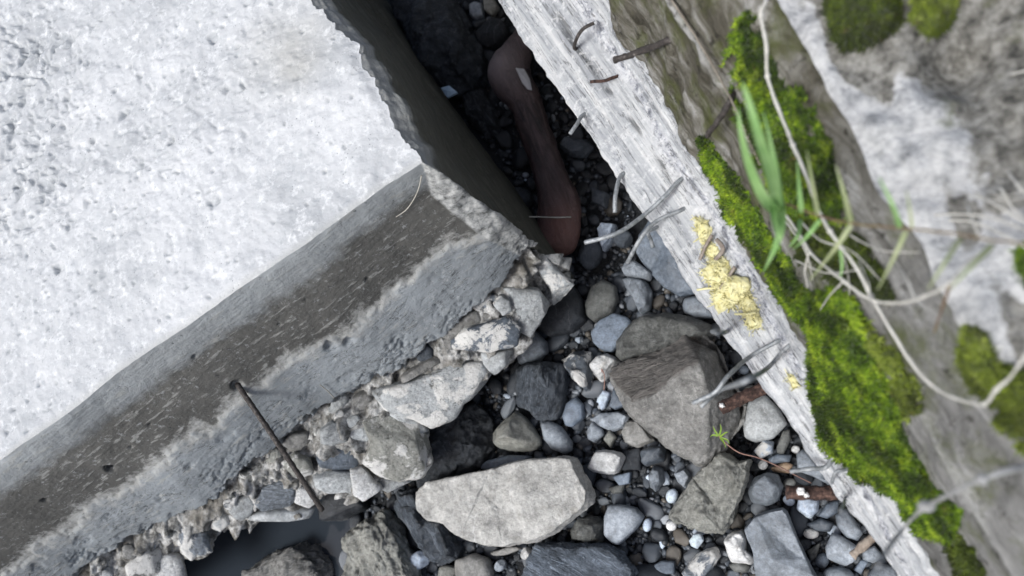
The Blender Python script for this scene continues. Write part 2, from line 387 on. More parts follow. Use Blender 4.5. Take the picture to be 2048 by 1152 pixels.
def mat_leaf(name, c1, c2):
    n = NT(name); v = n.coord()
    c = n.ramp(n.noise(v, 35, 4, .6), [(.3, c1), (.7, c2)])
    n.fin(c, .5, None, .4); tr = n.new('ShaderNodeBsdfTranslucent'); n.put(tr.inputs[0], c); mx = n.new('ShaderNodeMixShader'); mx.inputs[0].default_value = .35
    n.t.links.new(n.b.outputs[0], mx.inputs[1]); n.t.links.new(tr.outputs[0], mx.inputs[2]); n.t.links.new(mx.outputs[0], n.out.inputs[0])
    return n.m
def mat_log():
    n = NT('worn_brown_driftwood'); v = n.coord()
    mp = n.new('ShaderNodeMapping'); n.put(mp.inputs[0], n.coord(rot=(0, 0, math.radians(70)))); mp.inputs['Scale'].default_value = (9, 75, 75)
    st = n.noise(mp.outputs[0], 1.0, 7, .7, .8)
    c = n.ramp(st, [(.36, (.016, .010, .010)), (.5, (.050, .031, .031)), (.66, (.10, .066, .066))])
    c = n.mix(n.attr('red').outputs['Fac'], c, (.15, .062, .048)); y = n.attr('pale').outputs['Fac']; c = n.mix(y, c, (.26, .215, .22))
    c = n.mix(n.ramp(n.noise(v, 150, 5, .7), [(.62, 0.0), (.68, .6)]), c, (.20, .17, .15))
    c = n.mix(n.ramp(n.noise(v, 38, 6, .7), [(.70, 0.0), (.73, .9)]), c, (.22, .18, .15))
    return n.fin(c, .34, n.bump(n.math('ADD', n.math('MULTIPLY', st, 2.0), n.noise(v, 110, 7, .75)), .6, .005), .6)

# ------------------------------------------------------------------ polylines
def resample(pts, step=None, n=None, s=None):
    pts = np.asarray(pts, float); d = np.r_[0, np.cumsum(np.linalg.norm(np.diff(pts, axis=0), axis=1))]
    if s is None: s = np.linspace(0, 1, n if n else max(2, int(d[-1]/step)))
    return np.stack([np.interp(np.asarray(s)*d[-1], d, pts[:, k]) for k in range(pts.shape[1])], 1)
def tube_mesh(name, pts, rad, seg=8, rough=0.0, seed=0, rib=None, flat=1.0):
    pts = np.asarray(pts, float); n = len(pts); rad = np.broadcast_to(np.asarray(rad, float), (n,))
    T = np.gradient(pts, axis=0); T /= np.linalg.norm(T, axis=1)[:, None]
    up = np.array([0, 0, 1.0]); V = []
    if abs(T[0] @ up) > .95: up = np.array([1.0, 0, 0])
    L = np.r_[0, np.cumsum(np.linalg.norm(np.diff(pts, axis=0), axis=1))]
    for i in range(n):
        a = np.cross(T[i], up); a /= np.linalg.norm(a); b = np.cross(a, T[i])
        for k in range(seg):
            th = 2*math.pi*k/seg; r = rad[i]
            if rib: r = r*(1+.13*(math.sin(2*math.pi*L[i]/rib+1.0*math.sin(th)) > .35))
            V.append(pts[i]+(a*math.cos(th)+b*math.sin(th)*flat)*r)
    V = np.array(V)
    if rough: V = V + np.stack([fbm(V*90+k*7, 3, seed+k) for k in range(3)], 1)*rough
    F = []
    for i in range(n-1):
        for k in range(seg):
            F.append((i*seg+k, i*seg+(k+1) % seg, (i+1)*seg+(k+1) % seg, (i+1)*seg+k))
    c0 = len(V); V = np.vstack([V, pts[0]-T[0]*rad[0]*.12, pts[-1]+T[-1]*rad[-1]*.12])
    for k in range(seg):
        F.append((c0, (k+1) % seg, k, k)); F.append((c0+1, (n-1)*seg+k, (n-1)*seg+(k+1) % seg, (n-1)*seg+(k+1) % seg))
    me = bpy.data.meshes.new(name); me.from_pydata([tuple(v) for v in V], [], [f if f[2] != f[3] else f[:3] for f in F]); me.update()
    for p in me.polygons: p.use_smooth = True
    return me
def smooth_line(pts, k=8):
    pts = np.asarray(pts, float)
    if len(pts) < 3: return resample(pts, n=k*2)
    out = []
    for i in range(len(pts)-1):
        p0 = pts[max(i-1, 0)]; p1 = pts[i]; p2 = pts[i+1]; p3 = pts[min(i+2, len(pts)-1)]
        for t in np.linspace(0, 1, k, endpoint=False):
            out.append(.5*((2*p1)+(-p0+p2)*t+(2*p0-5*p1+4*p2-p3)*t*t+(-p0+3*p1-3*p2+p3)*t**3))
    out.append(pts[-1]); return np.array(out)

# ================================================================== THE STREAM BED
def axis():
    a = [0.0]; s = .012
    while a[-1] < 1.6: a.append(a[-1]+s)
    while a[-1] < 60: s *= 1.35; a.append(a[-1]+s)
    a = np.array(a); return np.r_[-a[:0:-1], a]
ax = axis(); CX, CY = -0.55, 0.25
gx, gy = np.meshgrid(ax+CX, ax+CY, indexing='ij')
Vb = np.stack([gx.ravel(), gy.ravel(), np.zeros(gx.size)], 1)
def bed_z(xy):
    q = np.c_[xy, np.zeros(len(xy))]
    return fbm(q*6, 3, 3)*.012 + fbm(q*40, 3, 5)*.004
Vb[:, 2] = bed_z(Vb[:, :2])
# hollow that holds the puddle under the slab's foot
PUD = P(505, 1100, 0.0)
PUD2 = P(640, 1065, 0.0)
for c_, r_ in ((PUD, .30), (PUD2, .17)):
    dd = np.linalg.norm(Vb[:, :2]-c_[:2], axis=1)+fbm(Vb*8, 3, 9)*.11; Vb[:, 2] -= .10*sstep(r_, r_*.45, dd)
bed = link('stream_bed', mesh_arrays('stream_bed', Vb, grid_faces(len(ax), len(ax))), mat_bed())
tag(bed, 'dark wet grit of the stream bed under the stones', kind='structure')
_axx, _axy, _bz = ax+CX, ax+CY, Vb[:, 2].reshape(len(ax), len(ax))
def bedh(p): return float(_bz[np.argmin(np.abs(_axx-p[0])), np.argmin(np.abs(_axy-p[1]))])
# puddle sheet
th = np.linspace(0, 2*math.pi, 49)[:-1]
pv = [(PUD[0], PUD[1], -.022)]+[(PUD[0]+.42*math.cos(t), PUD[1]+.36*math.sin(t), -.022) for t in th]
pm = bpy.data.meshes.new('puddle_water'); pm.from_pydata(pv, [], [(0, i+1, (i+1) % 48+1) for i in range(48)]); pm.update()
pw = link('puddle_water', pm, mat_water()); tag(pw, 'still dark water pooled under the broken foot of the slab', kind='structure')

# ================================================================== THE FALLEN SLAB
F0 = [(-620, 1362), (-250, 1097), (0, 920), (120, 838), (250, 737), (380, 645), (500, 563), (610, 492), (700, 424), (780, 366), (845, 325)]
F1 = [(-560, 1420), (-180, 1155), (40, 985), (150, 900), (280, 800), (420, 700), (540, 620), (640, 555), (740, 480), (805, 425), (862, 388)]
F2 = [(-400, 1490), (-60, 1190), (50, 1105), (200, 1000), (330, 925), (420, 860), (490, 805), (600, 715), (700, 655), (780, 580), (850, 528), (962, 470)]
F3 = [(-330, 1560), (60, 1230), (200, 1110), (308, 1054), (411, 1012), (457, 972), (533, 906), (579, 858), (640, 815), (695, 789), (783, 740), (867, 686), (936, 633), (1001, 564), (1042, 510)]
F4 = [(-250, 1640), (200, 1290), (330, 1190), (372, 1150), (366, 1120), (392, 1108), (424, 1102), (418, 1066), (452, 1050), (490, 1045), (606, 1035), (632, 1006), (662, 985), (693, 980), (723, 1003), (769, 982), (797, 960), (830, 956), (858, 942), (862, 900), (852, 858), (909, 830), (925, 804), (982, 755), (1032, 728), (1074, 652), (1105, 612)]
G0 = [(845, 325), (830, 300), (800, 270), (782, 232), (772, 212), (755, 195), (742, 160), (721, 130), (717, 96), (690, 75), (660, 50), (642, 22), (617, 0), (500, -170), (330, -420)]
G1 = [(885, 345), (850, 285), (813, 205), (774, 138), (734, 82), (700, 46), (668, 2), (540, -180), (370, -430)]
G2 = [(990, 428), (905, 310), (860, 220), (815, 145), (775, 85), (735, 40), (705, 0), (575, -190), (405, -440)]
G3 = [(1068, 490), (1000, 390), (940, 300), (880, 205), (820, 110), (770, 40), (740, 0), (610, -195), (440, -445)]
G4 = [(1147, 568), (1090, 470), (1030, 385), (970, 305), (905, 220), (850, 140), (800, 50), (765, 0), (640, -200), (470, -450)]
ZF = [.70, .61, .46, .30, .15]; ZG = [.70, .665, .48, .29, .06]
NA, NB, NC = 560, 330, 14
def lift(px, z): return np.array([P(x, y, z) for x, y in px])
fs = [resample(lift(f, z), n=NA) for f, z in zip((F0, F1, F2, F3, F4), ZF)]
gs = [resample(lift(g, z), n=NB) for g, z in zip((G0, G1, G2, G3, G4), ZG)]
# ragged upper edges
q = fs[0]; t_ = fbm(q*45, 3, 11)*.0012+fbm(q*9, 2, 12)*.003; t_ *= sstep(0, .03, np.linalg.norm(q-q[-1], axis=1)); fs[0] = q+np.outer(t_, [.57, -.82, 0])
q = gs[0]; t_ = fbm(q*60, 4, 21)*.010+ridge(q*22, 3, 22)*.007; t_ *= sstep(0, .03, np.linalg.norm(q-q[0], axis=1)); gs[0] = q+np.outer(t_, [.82, .57, 0])
gs[1] = gs[1]+np.outer(fbm(gs[1]*30, 3, 23)*.008, [.82, .57, 0])
rows = [22, 38, 44, 40]
COLS = []
LV = []; SEC = []
cols = []
for k in range(5):
    cl, cr = fs[k][-1], gs[k][0]
    mid = cl+(cr-cl)*np.linspace(0, 1, NC+2)[1:-1, None]
    cols.append(np.vstack([fs[k], mid, gs[k]]))
secv = np.r_[np.zeros(NA), np.linspace(.72, 1.2, NC), np.full(NB, 2.0)]
secv[NA-1] = .55; secv[NA-2] = .3; secv[NA+NC] = 1.28
R_ = [cols[0]]; L_ = [0.0]
for k in range(4):
    for t in np.linspace(0, 1, rows[k]+1)[1:]:
        R_.append(cols[k]*(1-t)+cols[k+1]*t); L_.append(k+t)
R_ = np.array(R_); L_ = np.array(L_); nr, nc = R_.shape[:2]
V = R_.reshape(-1, 3); lv = np.repeat(L_, nc); sc = np.tile(secv, nr)
# normals of the loft
du = np.gradient(R_, axis=1); dv = np.gradient(R_, axis=0); N_ = np.cross(dv, du); N_ /= (np.linalg.norm(N_, axis=2)[:, :, None]+1e-9)
# orient outwards
outdir = np.where(secv[:, None] < 1, np.array([[.57, -.82, .1]]), np.array([[.82, .57, .1]]))
sg = np.sign(np.einsum('ijk,jk->i', N_, outdir)); N_ *= np.where(sg == 0, 1, sg)[:, None, None]
N_ = N_.reshape(-1, 3)
front = sc < 1.35
lvn = lv+np.where(front, fbm(V*14, 4, 31)*.12+fbm(V*70, 3, 32)*.10, 0)
drip = fbm(np.stack([V[:, 0]*30, V[:, 1]*30, V[:, 2]*6], 1), 4, 27); big = fbm(V*5, 3, 28)
lvs = lvn+np.where(front & (lv < 2.9), (drip*.13+big*.26)*sstep(0, .5, lv)*sstep(3.0, 2.5, lv), 0)
crust = sstep(1.97, 2.06, lvs)                        # proud flaking render below the mud band
chip = ridge(V*np.array([30, 30, 60]), 4, 33)
flake = sstep(.25, .5, fbm(V*26, 4, 35))*sstep(2.05, 2.3, lv)
broken = sstep(2.96, 3.03, lvn)
d = fbm(V*8, 3, 36)*.005+fbm(V*60, 4, 37)*.0010
pl1, pl2, pid = worley(np.stack([V[:, 0]*34, V[:, 1]*34, V[:, 2]*60], 1)+fbm(V*40, 3, 34)[:, None]*1.1, 14)
crk = sstep(.10, .02, pl2-pl1)*(fbm(V*12, 3, 47) > .02)
rend = sstep(2.05, 2.35, lv)*(1-broken)
d = d+crust*.0045-flake*.004*(1-broken)+chip*.0005+rend*((pid-.5)*.0008-crk*.005*sstep(2.3, 2.7, lv)+ridge(V*75, 3, 48)*.0005)
wl_, ws_, _ = worley(V*10+fbm(V*12, 4, 29)[:, None]*1.3, 3)
d = d+np.where(front, broken*(-.014-.044*sstep(3.30, 3.02, lvn)+((ws_-wl_)*.055+ridge(V*13, 4, 39)*.028)*sstep(4.0, 3.9, lv)), fbm(V*np.array([15, 15, 80]), 3, 40)*.004)
corner = np.exp(-((sc-1)/.55)**2)*(np.abs(sc-1) < .95)
d = d+corner*(ridge(V*20, 3, 41)*.006+fbm(V*70, 3, 42)*.0015)
d = d*sstep(0, .25, lv)
for hx, hy, hr, hd in ((218, 938, .011, .022), (474, 768, .013, .010), (262, 895, .005, .008), (660, 690, .016, .010), (700, 682, .014, .009), (388, 712, .006, .006), (560, 650, .005, .006), (735, 560, .006, .006), (90, 1000, .006, .007), (300, 850, .004, .006), (610, 600, .004, .006)):
    cq_ = (V-CAMP) @ RW; ph = V[np.argmin((1024+FPX*cq_[:, 0]/-cq_[:, 2]-hx)**2+(576-FPX*cq_[:, 1]/-cq_[:, 2]-hy)**2)]
    d = d-hd*sstep(1.15, .5, np.linalg.norm(V-ph, axis=1)/hr+fbm(V*90, 3, 46)*.45)
V = V+N_*d[:, None]
me = mesh_arrays('slab_side', V, grid_faces(nr, nc)[:, ::-1])
attr(me, 'lvl', np.where(front, lvn, lv)); attr(me, 'sec', sc)
block = empty('fallen_concrete_slab', (fs[4][200][0], fs[4][200][1], 0))
tag(block, 'huge pale broken concrete slab with stones bedded along its crumbling foot', 'concrete slab')
# split foot (core) from side by level so that it has its own look
fi = grid_faces(nr, nc)[:, ::-1]
rowi = np.repeat(np.arange(nr-1), nc-1); coli = np.tile(np.arange(nc-1), nr-1)
# per-face: foot when the mean perturbed level is past the render's lower edge
fl_ = lvn[fi].mean(1); isfoot = (fl_ > 3.0) & (coli < NA+NC-1)
bpy.data.meshes.remove(me)
def submesh(name, V, F, **attrs):
    u, inv = np.unique(F, return_inverse=True); m = mesh_arrays(name, V[u], inv.reshape(F.shape))
    for k, a in attrs.items(): attr(m, k, a[u])
    return m
child('side_face', submesh('slab_side', V, fi[~isfoot], lvl=np.where(front, lvs, lv), sec=sc), mat_slab_side(), block)
child('crumbling_foot', submesh('slab_foot', V, fi[isfoot]), mat_core(), block)
BLK = BVHTree.FromPolygons([tuple(v) for v in V], [tuple(f) for f in fi.tolist()])
# underside: from the foot inward
und = cols[4][:NA+NC]; ndir = np.array([-.57, .82, 0])
und_rows = [V[(nr-1)*nc:(nr-1)*nc+NA+NC]]+[und+ndir*s+np.array([0, 0, -.02]) for s in (.06, .25, .6)]
UV_ = np.array(und_rows); UV_[1:] += (fbm(UV_[1:].reshape(-1, 3)*18, 3, 44)*.02)[:, None].reshape(3, -1, 1)*np.array([0, 0, 1.0])
child('underside', mesh_arrays('slab_underside', UV_.reshape(-1, 3), grid_faces(4, NA+NC)), bpy.data.materials['crumbled_concrete'], block)
# top sheet: sum of the two edge curves
A = fs[0][::-1]; B = gs[0]; C0 = gs[0][0]
TS = A[:, None, :]+B[None, :, :]-C0
TV = TS.reshape(-1, 3).copy()
pa = np.linalg.norm(A-C0, axis=1); pb = np.linalg.norm(B-C0, axis=1)
ed = np.minimum.outer(pa, pb).ravel(); fade = sstep(0, .02, ed)
# image-space helper field: pits on the far left, smooth to the right
cxy = (TV-CAMP) @ RW; ipx = 1024+FPX*cxy[:, 0]/-cxy[:, 2]; ipy = 576-FPX*cxy[:, 1]/-cxy[:, 2]
pitzone = np.exp(-(((TV-P(40, 130, .7))[:, :2]**2).sum(1))/.16**2)+.8*np.exp(-(((TV-P(40, 385, .7))[:, :2]**2).sum(1))/.13**2)+.32*np.exp(-(((TV-P(330, 260, .7))[:, :2]**2).sum(1))/.26**2)
w1, w2, wid = worley(TV*np.array([27, 27, 1])+fbm(TV*25, 3, 50)[:, None]*.9, 5)
pit = sstep(.40, .26, w1)*np.clip(.6+1.2*fbm(TV*40, 3, 49), 0, 1)*sstep(1-.75*np.clip(pitzone, 0, 1), 1.02-.45*np.clip(pitzone, 0, 1), wid)
w3, w4, wid3 = worley(TV*np.array([75, 75, 1])+fbm(TV*50, 3, 51)[:, None]*.6, 8)
pit2 = sstep(.35, .15, w3)*(wid3 > .86)
lump = fbm(TV*22, 4, 52); fine = fbm(TV*80, 3, 53)
pz = np.clip(pitzone, 0, 1)
gou = sstep(.48, .72, ridge(TV*np.array([24, 30, 1])+fbm(TV*18, 3, 57)[:, None]*.8, 3, 54))*pz
dz = lump*.0045+fine*.0016-pit*.011-pit2*.005-gou*.009+pz*fbm(TV*34, 3, 58)*.006+fbm(TV*4, 2, 55)*.006
TV[:, 2] += dz*fade
me = mesh_arrays('slab_top', TV, grid_faces(NA, NB))
stain = .75*np.exp(-(((TV-P(580, 95, .7))[:, :2]**2).sum(1))/.085**2)*(.6+.6*fbm(TV*14, 4, 56))+.3*sstep(.018, .0, pb[None, :].repeat(NA, 0).ravel())
attr(me, 'stain', np.clip(stain, 0, 1)); attr(me, 'pit', np.clip(pit*.5+pit2*.5+gou*.45, 0, 1)*fade)
child('top_face', me, mat_slab_top(), block)
# far body of the slab so that it is solid from other sides
far = A[-1]+B[-1]-C0
bv = [A[-1]+[0, 0, -.004], far+[0, 0, -.004], B[-1]+[0, 0, -.004]]
bv2 = [v*[1, 1, 0]+[0, 0, -.03] for v in bv]
mm_ = bpy.data.meshes.new('slab_back'); mm_.from_pydata([tuple(v) for v in bv+bv2], [], [(0, 1, 4, 3), (1, 2, 5, 4)]); mm_.update()
child('back_face', mm_, bpy.data.materials['weathered_formed_concrete'], block)

# ================================================================== THE WALL ON THE OTHER SIDE
W0 = [(700, -420), (900, -130), (990, 0), (1030, 62), (1100, 165), (1150, 232), (1210, 325), (1258, 392), (1300, 447), (1345, 520), (1385, 578), (1440, 660), (1500, 742), (1568, 833), (1630, 930), (1684, 1003), (1752, 1087), (1791, 1151), (1880, 1290), (2000, 1480)]
W1 = [(870, -420), (1090, -115), (1180, 15), (1215, 70), (1275, 172), (1320, 262), (1360, 325), (1410, 398), (1460, 474), (1515, 555), (1554, 650), (1600, 735), (1650, 830), (1700, 940), (1752, 1025), (1780, 1080), (1815, 1140), (1910, 1280), (2040, 1480)]
W2 = [(900, -420), (1120, -115), (1207, 0), (1232, 65), (1290, 128), (1325, 190), (1355, 250), (1370, 300), (1420, 352), (1447, 415), (1482, 487), (1540, 570), (1590, 650), (1640, 740), (1690, 830), (1740, 930), (1810, 1040), (1833, 1080), (1880, 1152), (1960, 1280), (2090, 1480)]
W3 = [(1020, -450), (1270, -110), (1345, 0), (1400, 87), (1456, 187), (1500, 265), (1560, 370), (1630, 480), (1700, 590), (1770, 700), (1840, 810), (1900, 920), (1960, 1020), (2042, 1150), (2120, 1280), (2260, 1480)]
W4 = [(1180, -480), (1450, -130), (1555, 0), (1605, 78), (1680, 215), (1740, 325), (1800, 440), (1870, 560), (1950, 680), (2040, 800), (2150, 960), (2290, 1150), (2420, 1330), (2560, 1520)]
ZW = [.55, .60, .64, .86, .97]
NWL = 620
ws = [resample(lift(w, z), n=NWL) for w, z in zip((W0, W1, W2, W3, W4), ZW)]
wd = _n(ws[0][-1]-ws[0][0]); WALL_ANG = math.atan2(wd[1], wd[0]); wn_ = np.array([-wd[1], wd[0], 0]); wn_ /= np.linalg.norm(wn_)
if np.dot(wn_, ws[4][300]-ws[0][300]) < 0: wn_ = -wn_
# resample every line by its distance along the wall so that columns stay square to it
O0 = ws[0][0].copy()
def along(w, z):
    L = lift(w, z); s = (L-O0) @ wd; o = np.argsort(s); L = L[o]; s = s[o]
    return s, L
smin, smax = -0.15, float((ws[0][-1]-ws[0][0]) @ wd)
S = np.linspace(smin, smax, NWL)
ws = []
for w, z in zip((W0, W1, W2, W3, W4), ZW):
    s, L = along(w, z); ws.append(np.stack([np.interp(S, s, L[:, k]) for k in range(3)], 1))
def raise_far(k): return ws[k]
q = ws[0]; ws[0] = q+np.outer(fbm(q*50, 4, 61)*.004+ridge(q*12, 3, 62)*.0035, wn_)
q = ws[2]; ws[2] = q+np.outer(fbm(q*26, 4, 63)*.012, wn_)
q = ws[4]; ws[4] = q+np.outer(fbm(q*16, 3, 64)*.012, wn_)
foot = ws[0]+wn_*.07; foot[:, 2] = -.05
lip = ws[0]+wn_*.004; lip[:, 2] -= .015
C5 = ws[4]+wn_*.06+np.array([0, 0, .012]); C6 = ws[4]+wn_*.9+np.array([0, 0, .06]); C7 = C6+wn_*.02; C7[:, 2] = -.05
def loft(levels, rws, lv0):
    R = [levels[0]]; L = [lv0]
    for k, r in enumerate(rws):
        for t in np.linspace(0, 1, r+1)[1:]: R.append(levels[k]*(1-t)+levels[k+1]*t); L.append(lv0+k+t)
    R = np.array(R); return R.reshape(-1, 3), np.repeat(np.array(L), NWL), len(R)
def lnormals(V, r):
    G = V.reshape(r, NWL, 3); N = np.cross(np.gradient(G, axis=1), np.gradient(G, axis=0)); N /= np.linalg.norm(N, axis=2)[:, :, None]+1e-9
    return N.reshape(-1, 3)
def wallc(V):   # along / across / up coordinates
    rel = V-ws[0][0]; return np.stack([rel @ wd, rel @ wn_, V[:, 2]], 1)
wall = empty('retaining_wall', (ws[0][400][0], ws[0][400][1], 0))
tag(wall, 'mossy stepped concrete wall with a bleached ledge and cut tie wires', 'wall')
# ledge
V, lv, r = loft([foot, lip, ws[0], ws[1], ws[2]], [10, 3, 44, 20], -2)
N = lnormals(V, r); N *= np.sign(N[len(N)//2+5][2]) if N[len(N)//2+5][2] else 1
wc = wallc(V); Sx = wc[:, 0]; 
boards = vnoise(np.stack([Sx*1.2, lv*17+fbm(np.c_[Sx*4, lv, lv*0], 2, 66)*.5, lv*0], 1), 65)
bd = fbm(np.stack([Sx*3.0, lv*9, lv*0+3], 1), 4, 67)
seam = np.exp(-((lv-1+fbm(np.c_[Sx*14, lv*3, lv*0], 3, 68)*.12)/.14)**2)*(lv > .5)
# one long dark groove running down the upper stretch of the ledge
gpath = np.array([P(1100, 2, .57), P(1150, 85, .575), P(1220, 180, .58), P(1265, 245, .58), P(1310, 310, .58), P(1345, 372, .58)])
gs_ = wallc(gpath); o_ = np.argsort(gs_[:, 0]); gac = np.interp(Sx, gs_[o_, 0], gs_[o_, 1])
gin = sstep(gs_[o_[0], 0]-.02, gs_[o_[0], 0]+.05, Sx)*sstep(gs_[o_[-1], 0]+.04, gs_[o_[-1], 0]-.06, Sx)
groove = np.exp(-((wc[:, 1]-gac+fbm(np.c_[Sx*30, Sx*0, Sx*0], 3, 69)*.004)/.0026)**2)*gin*sstep(-.25, .15, fbm(np.c_[Sx*16, Sx*0, Sx*0], 3, 59))*(lv > 0)
dsp = boards*.0026+bd*.0022+fbm(V*70, 3, 70)*.0014+seam*(ridge(V*60, 4, 71)*.007)-groove*.011
dsp *= np.where(lv < 0, .8, 1)
V = V+N*dsp[:, None]
me = mesh_arrays('wall_ledge', V, grid_faces(r, NWL)); attr(me, 'seam', seam); attr(me, 'groove', np.clip(groove, 0, 1)*.8)
child('ledge', me, mat_ledge(), wall)
WV = [V]; WF = [grid_faces(r, NWL)]; edge2 = V[-NWL:]
# face
V, lv, r = loft([edge2, ws[3], ws[4]], [44, 24], 2)
N = lnormals(V, r); N *= np.sign(N[len(N)//2][2]); wc = wallc(V)
fd = sstep(2, 2.1, lv)*sstep(4, 3.9, lv)
dsp = fbm(np.stack([wc[:, 0]*4, lv*6, lv*0], 1), 3, 72)*.003+fbm(V*35, 4, 73)*.005+np.exp(-((lv-3)/.05)**2)*(.006+.006*fbm(V*30, 3, 74))
V = V+N*(dsp*fd)[:, None]
me = mesh_arrays('wall_face', V, grid_faces(r, NWL)); gy0 = (P(1650, 480, .9)-O0) @ wd; attr(me, 'edge', np.clip(np.exp(-((lv-3+fbm(V*12, 3, 87)*.03)/.022)**2)*(.45+1.2*fbm(V*9, 3, 88)), 0, 1)); attr(me, 'grey', sstep(gy0-.15, gy0+.2, wc[:, 0])); child('boarded_face', me, mat_wallface(), wall)
WF.append(grid_faces(r, NWL)+len(WV[0])); WV.append(V); edge4 = V[-NWL:]
# coping
V, lv, r = loft([edge4, C5, C6, C7], [10, 90, 4], 4)
N = lnormals(V, r); N *= np.sign(N[NWL*40+300][2]); wc = wallc(V)
fd = sstep(4, 4.15, lv)*sstep(6.05, 5.95, lv)
d1, d2, _i = worley(V*24, 12)
dsp = fbm(V*9, 3, 75)*.022+fbm(V*45, 4, 76)*.012+(.5-d1)*.012-.05*np.exp(-(((V-P(1935, 95, 1.0))[:, :2]**2).sum(1))/.035**2)
V = V+N*(dsp*fd)[:, None]
def blob(x, y, r, z=1.0): return np.exp(-(((V-P(x, y, z))[:, :2]**2).sum(1))/r**2)
soil = .22+.5*fbm(V*11, 4, 77)+.45*blob(1960, 90, .07)+.4*blob(1990, 330, .05)+.7*blob(1700, 60, .05)+.4*blob(1700, 330, .03)-.75*blob(1760, 230, .06)-.75*blob(1830, 380, .06)-.6*blob(1590, 40, .04)-.5*blob(1960, 600, .06)-.5*blob(1990, 480, .05)-.6*np.exp(-((lv-4.1)/.15)**2)+.95*np.exp(-((lv-4.65)/.36)**2)+.5*sstep(.0, .35, wc[:, 0]-float((P(1900, 620, 1.0)-O0) @ wd))
me = mesh_arrays('wall_coping', V, grid_faces(r, NWL)); attr(me, 'soil', soil); child('coping', me, mat_coping(), wall)
WF.append(grid_faces(r, NWL)+len(WV[0])+len(WV[1])); WV.append(V)
WVv = np.vstack(WV); WALLBVH = BVHTree.FromPolygons([tuple(v) for v in WVv], [tuple(f) for f in np.vstack(WF).tolist()])
def hit(tree, x, y):
    d = Vector(ray(x, y)).normalized(); p, n, i, t = tree.ray_cast(Vector(CAMP), d)
    if p is None: return None, None
    p = np.array(p); n = np.array(n)
    if np.dot(n, np.array(d)) > 0: n = -n
    return p, n
def onwall(x, y, frac=0.0):
    p, n = hit(WALLBVH, x, y)
    if p is None: p = P(x, y, 1.0)
    return p+(CAMP-p)*frac
def onblock(x, y, frac=0.0):
    p, n = hit(BLK, x, y)
    if p is None: p = P(x, y, .2)
    return p+(CAMP-p)*frac

# ================================================================== STONES
_ICO = {}
def ico(level):
    if level not in _ICO:
        bm = bmesh.new(); bmesh.ops.create_icosphere(bm, subdivisions=level, radius=1.0)
        _ICO[level] = (np.array([v.co[:] for v in bm.verts]), np.array([[v.index for v in f.verts] for f in bm.faces])); bm.free()
    return _ICO[level]
def poly_radius(poly, th):
    """distance from the origin to the outline along each angle"""
    poly = np.asarray(poly); a = poly; b = np.roll(poly, -1, 0); e = b-a
    dx, dy = np.cos(th), np.sin(th); R = np.zeros(len(th))
    for k in range(len(a)):
        den = dx*e[k, 1]-dy*e[k, 0]
        with np.errstate(divide='ignore', invalid='ignore'):
            t = (a[k, 0]*e[k, 1]-a[k, 1]*e[k, 0])/den; u = (a[k, 0]*dy-a[k, 1]*dx)/den
        ok = (np.abs(den) > 1e-12) & (u >= -1e-6) & (u <= 1+1e-6) & (t > 0)
        R = np.where(ok & (t > R), t, R)
    return R
def stone_mesh(name, poly2, hu, hd, e=.6, level=4, seed=0, rough=.03, cuts=3, grit=.012, cutlist=None, strata=None, tilt=(0, 0), basis=None, soft=1):
    D, F = ico(level); D = D+0.0
    TH = np.linspace(-math.pi, math.pi, 721)[:-1]; R = poly_radius(poly2, TH)
    bad = R <= 0
    if bad.any(): R[bad] = np.mean(R[~bad])
    for _ in range(soft):
        for sft in (1, 2, 3): R = .5*R+.25*(np.roll(R, sft)+np.roll(R, -sft))
    th = np.arctan2(D[:, 1], D[:, 0]); rr = np.interp(th, np.r_[TH, math.pi], np.r_[R, R[0]])
    c = np.clip(np.hypot(D[:, 0], D[:, 1]), 1e-6, 1); s = np.abs(D[:, 2])
    # superellipse profile
    k = (c**(2/e)+s**(2/e))**(-e/2); rho = c*k; hz = s*k
    V = np.stack([np.cos(th)*rr*rho, np.sin(th)*rr*rho, np.where(D[:, 2] > 0, hu, -hd)*hz], 1)
    size = float(np.mean(R)); rng = np.random.RandomState(seed)
    V[:, 2] += np.where(D[:, 2] > -.2, V[:, 0]*tilt[0]+V[:, 1]*tilt[1], 0)
    pl = list(cutlist or [])
    for _ in range(cuts):
        a = rng.uniform(0, 2*math.pi); nz = rng.uniform(.25, 1.2); nn = _n(np.array([math.cos(a), math.sin(a), nz])); pl.append((nn, rng.uniform(.70, .9)))
    for nn, f in pl:
        nn = _n(np.asarray(nn, float)); pr = V @ nn; lim = pr.max()*f; ex = pr-lim
        V = V-np.outer(np.where(ex > 0, ex*.94, 0), nn)
    R = R*(1+0)
    sc_ = 1/size
    Vd = D
    V = V+Vd*(fbm(V*sc_*1.6+seed*3.1, 4, seed)*rough*size*1.6+fbm(V*sc_*7+seed, 3, seed+5)*rough*size*.5+ridge(V*sc_*4+seed*1.7, 4, seed+11)*min(grit*size, .0035))[:, None]
    if strata is not None:
        ang, fr, am = strata; ca, sa = math.cos(ang), math.sin(ang)
        q = np.stack([(V[:, 0]*ca+V[:, 1]*sa)*sc_*1.1, (-V[:, 0]*sa+V[:, 1]*ca)*sc_*fr, V[:, 2]*sc_*fr*.6], 1)
        V = V+Vd*(ridge(q, 3, seed+9)*am*size)[:, None]
    if basis is not None: V = V @ basis
    return mesh_arrays(name, V, F)
from mathutils.geometry import delaunay_2d_cdt
R_D_ = math.radians
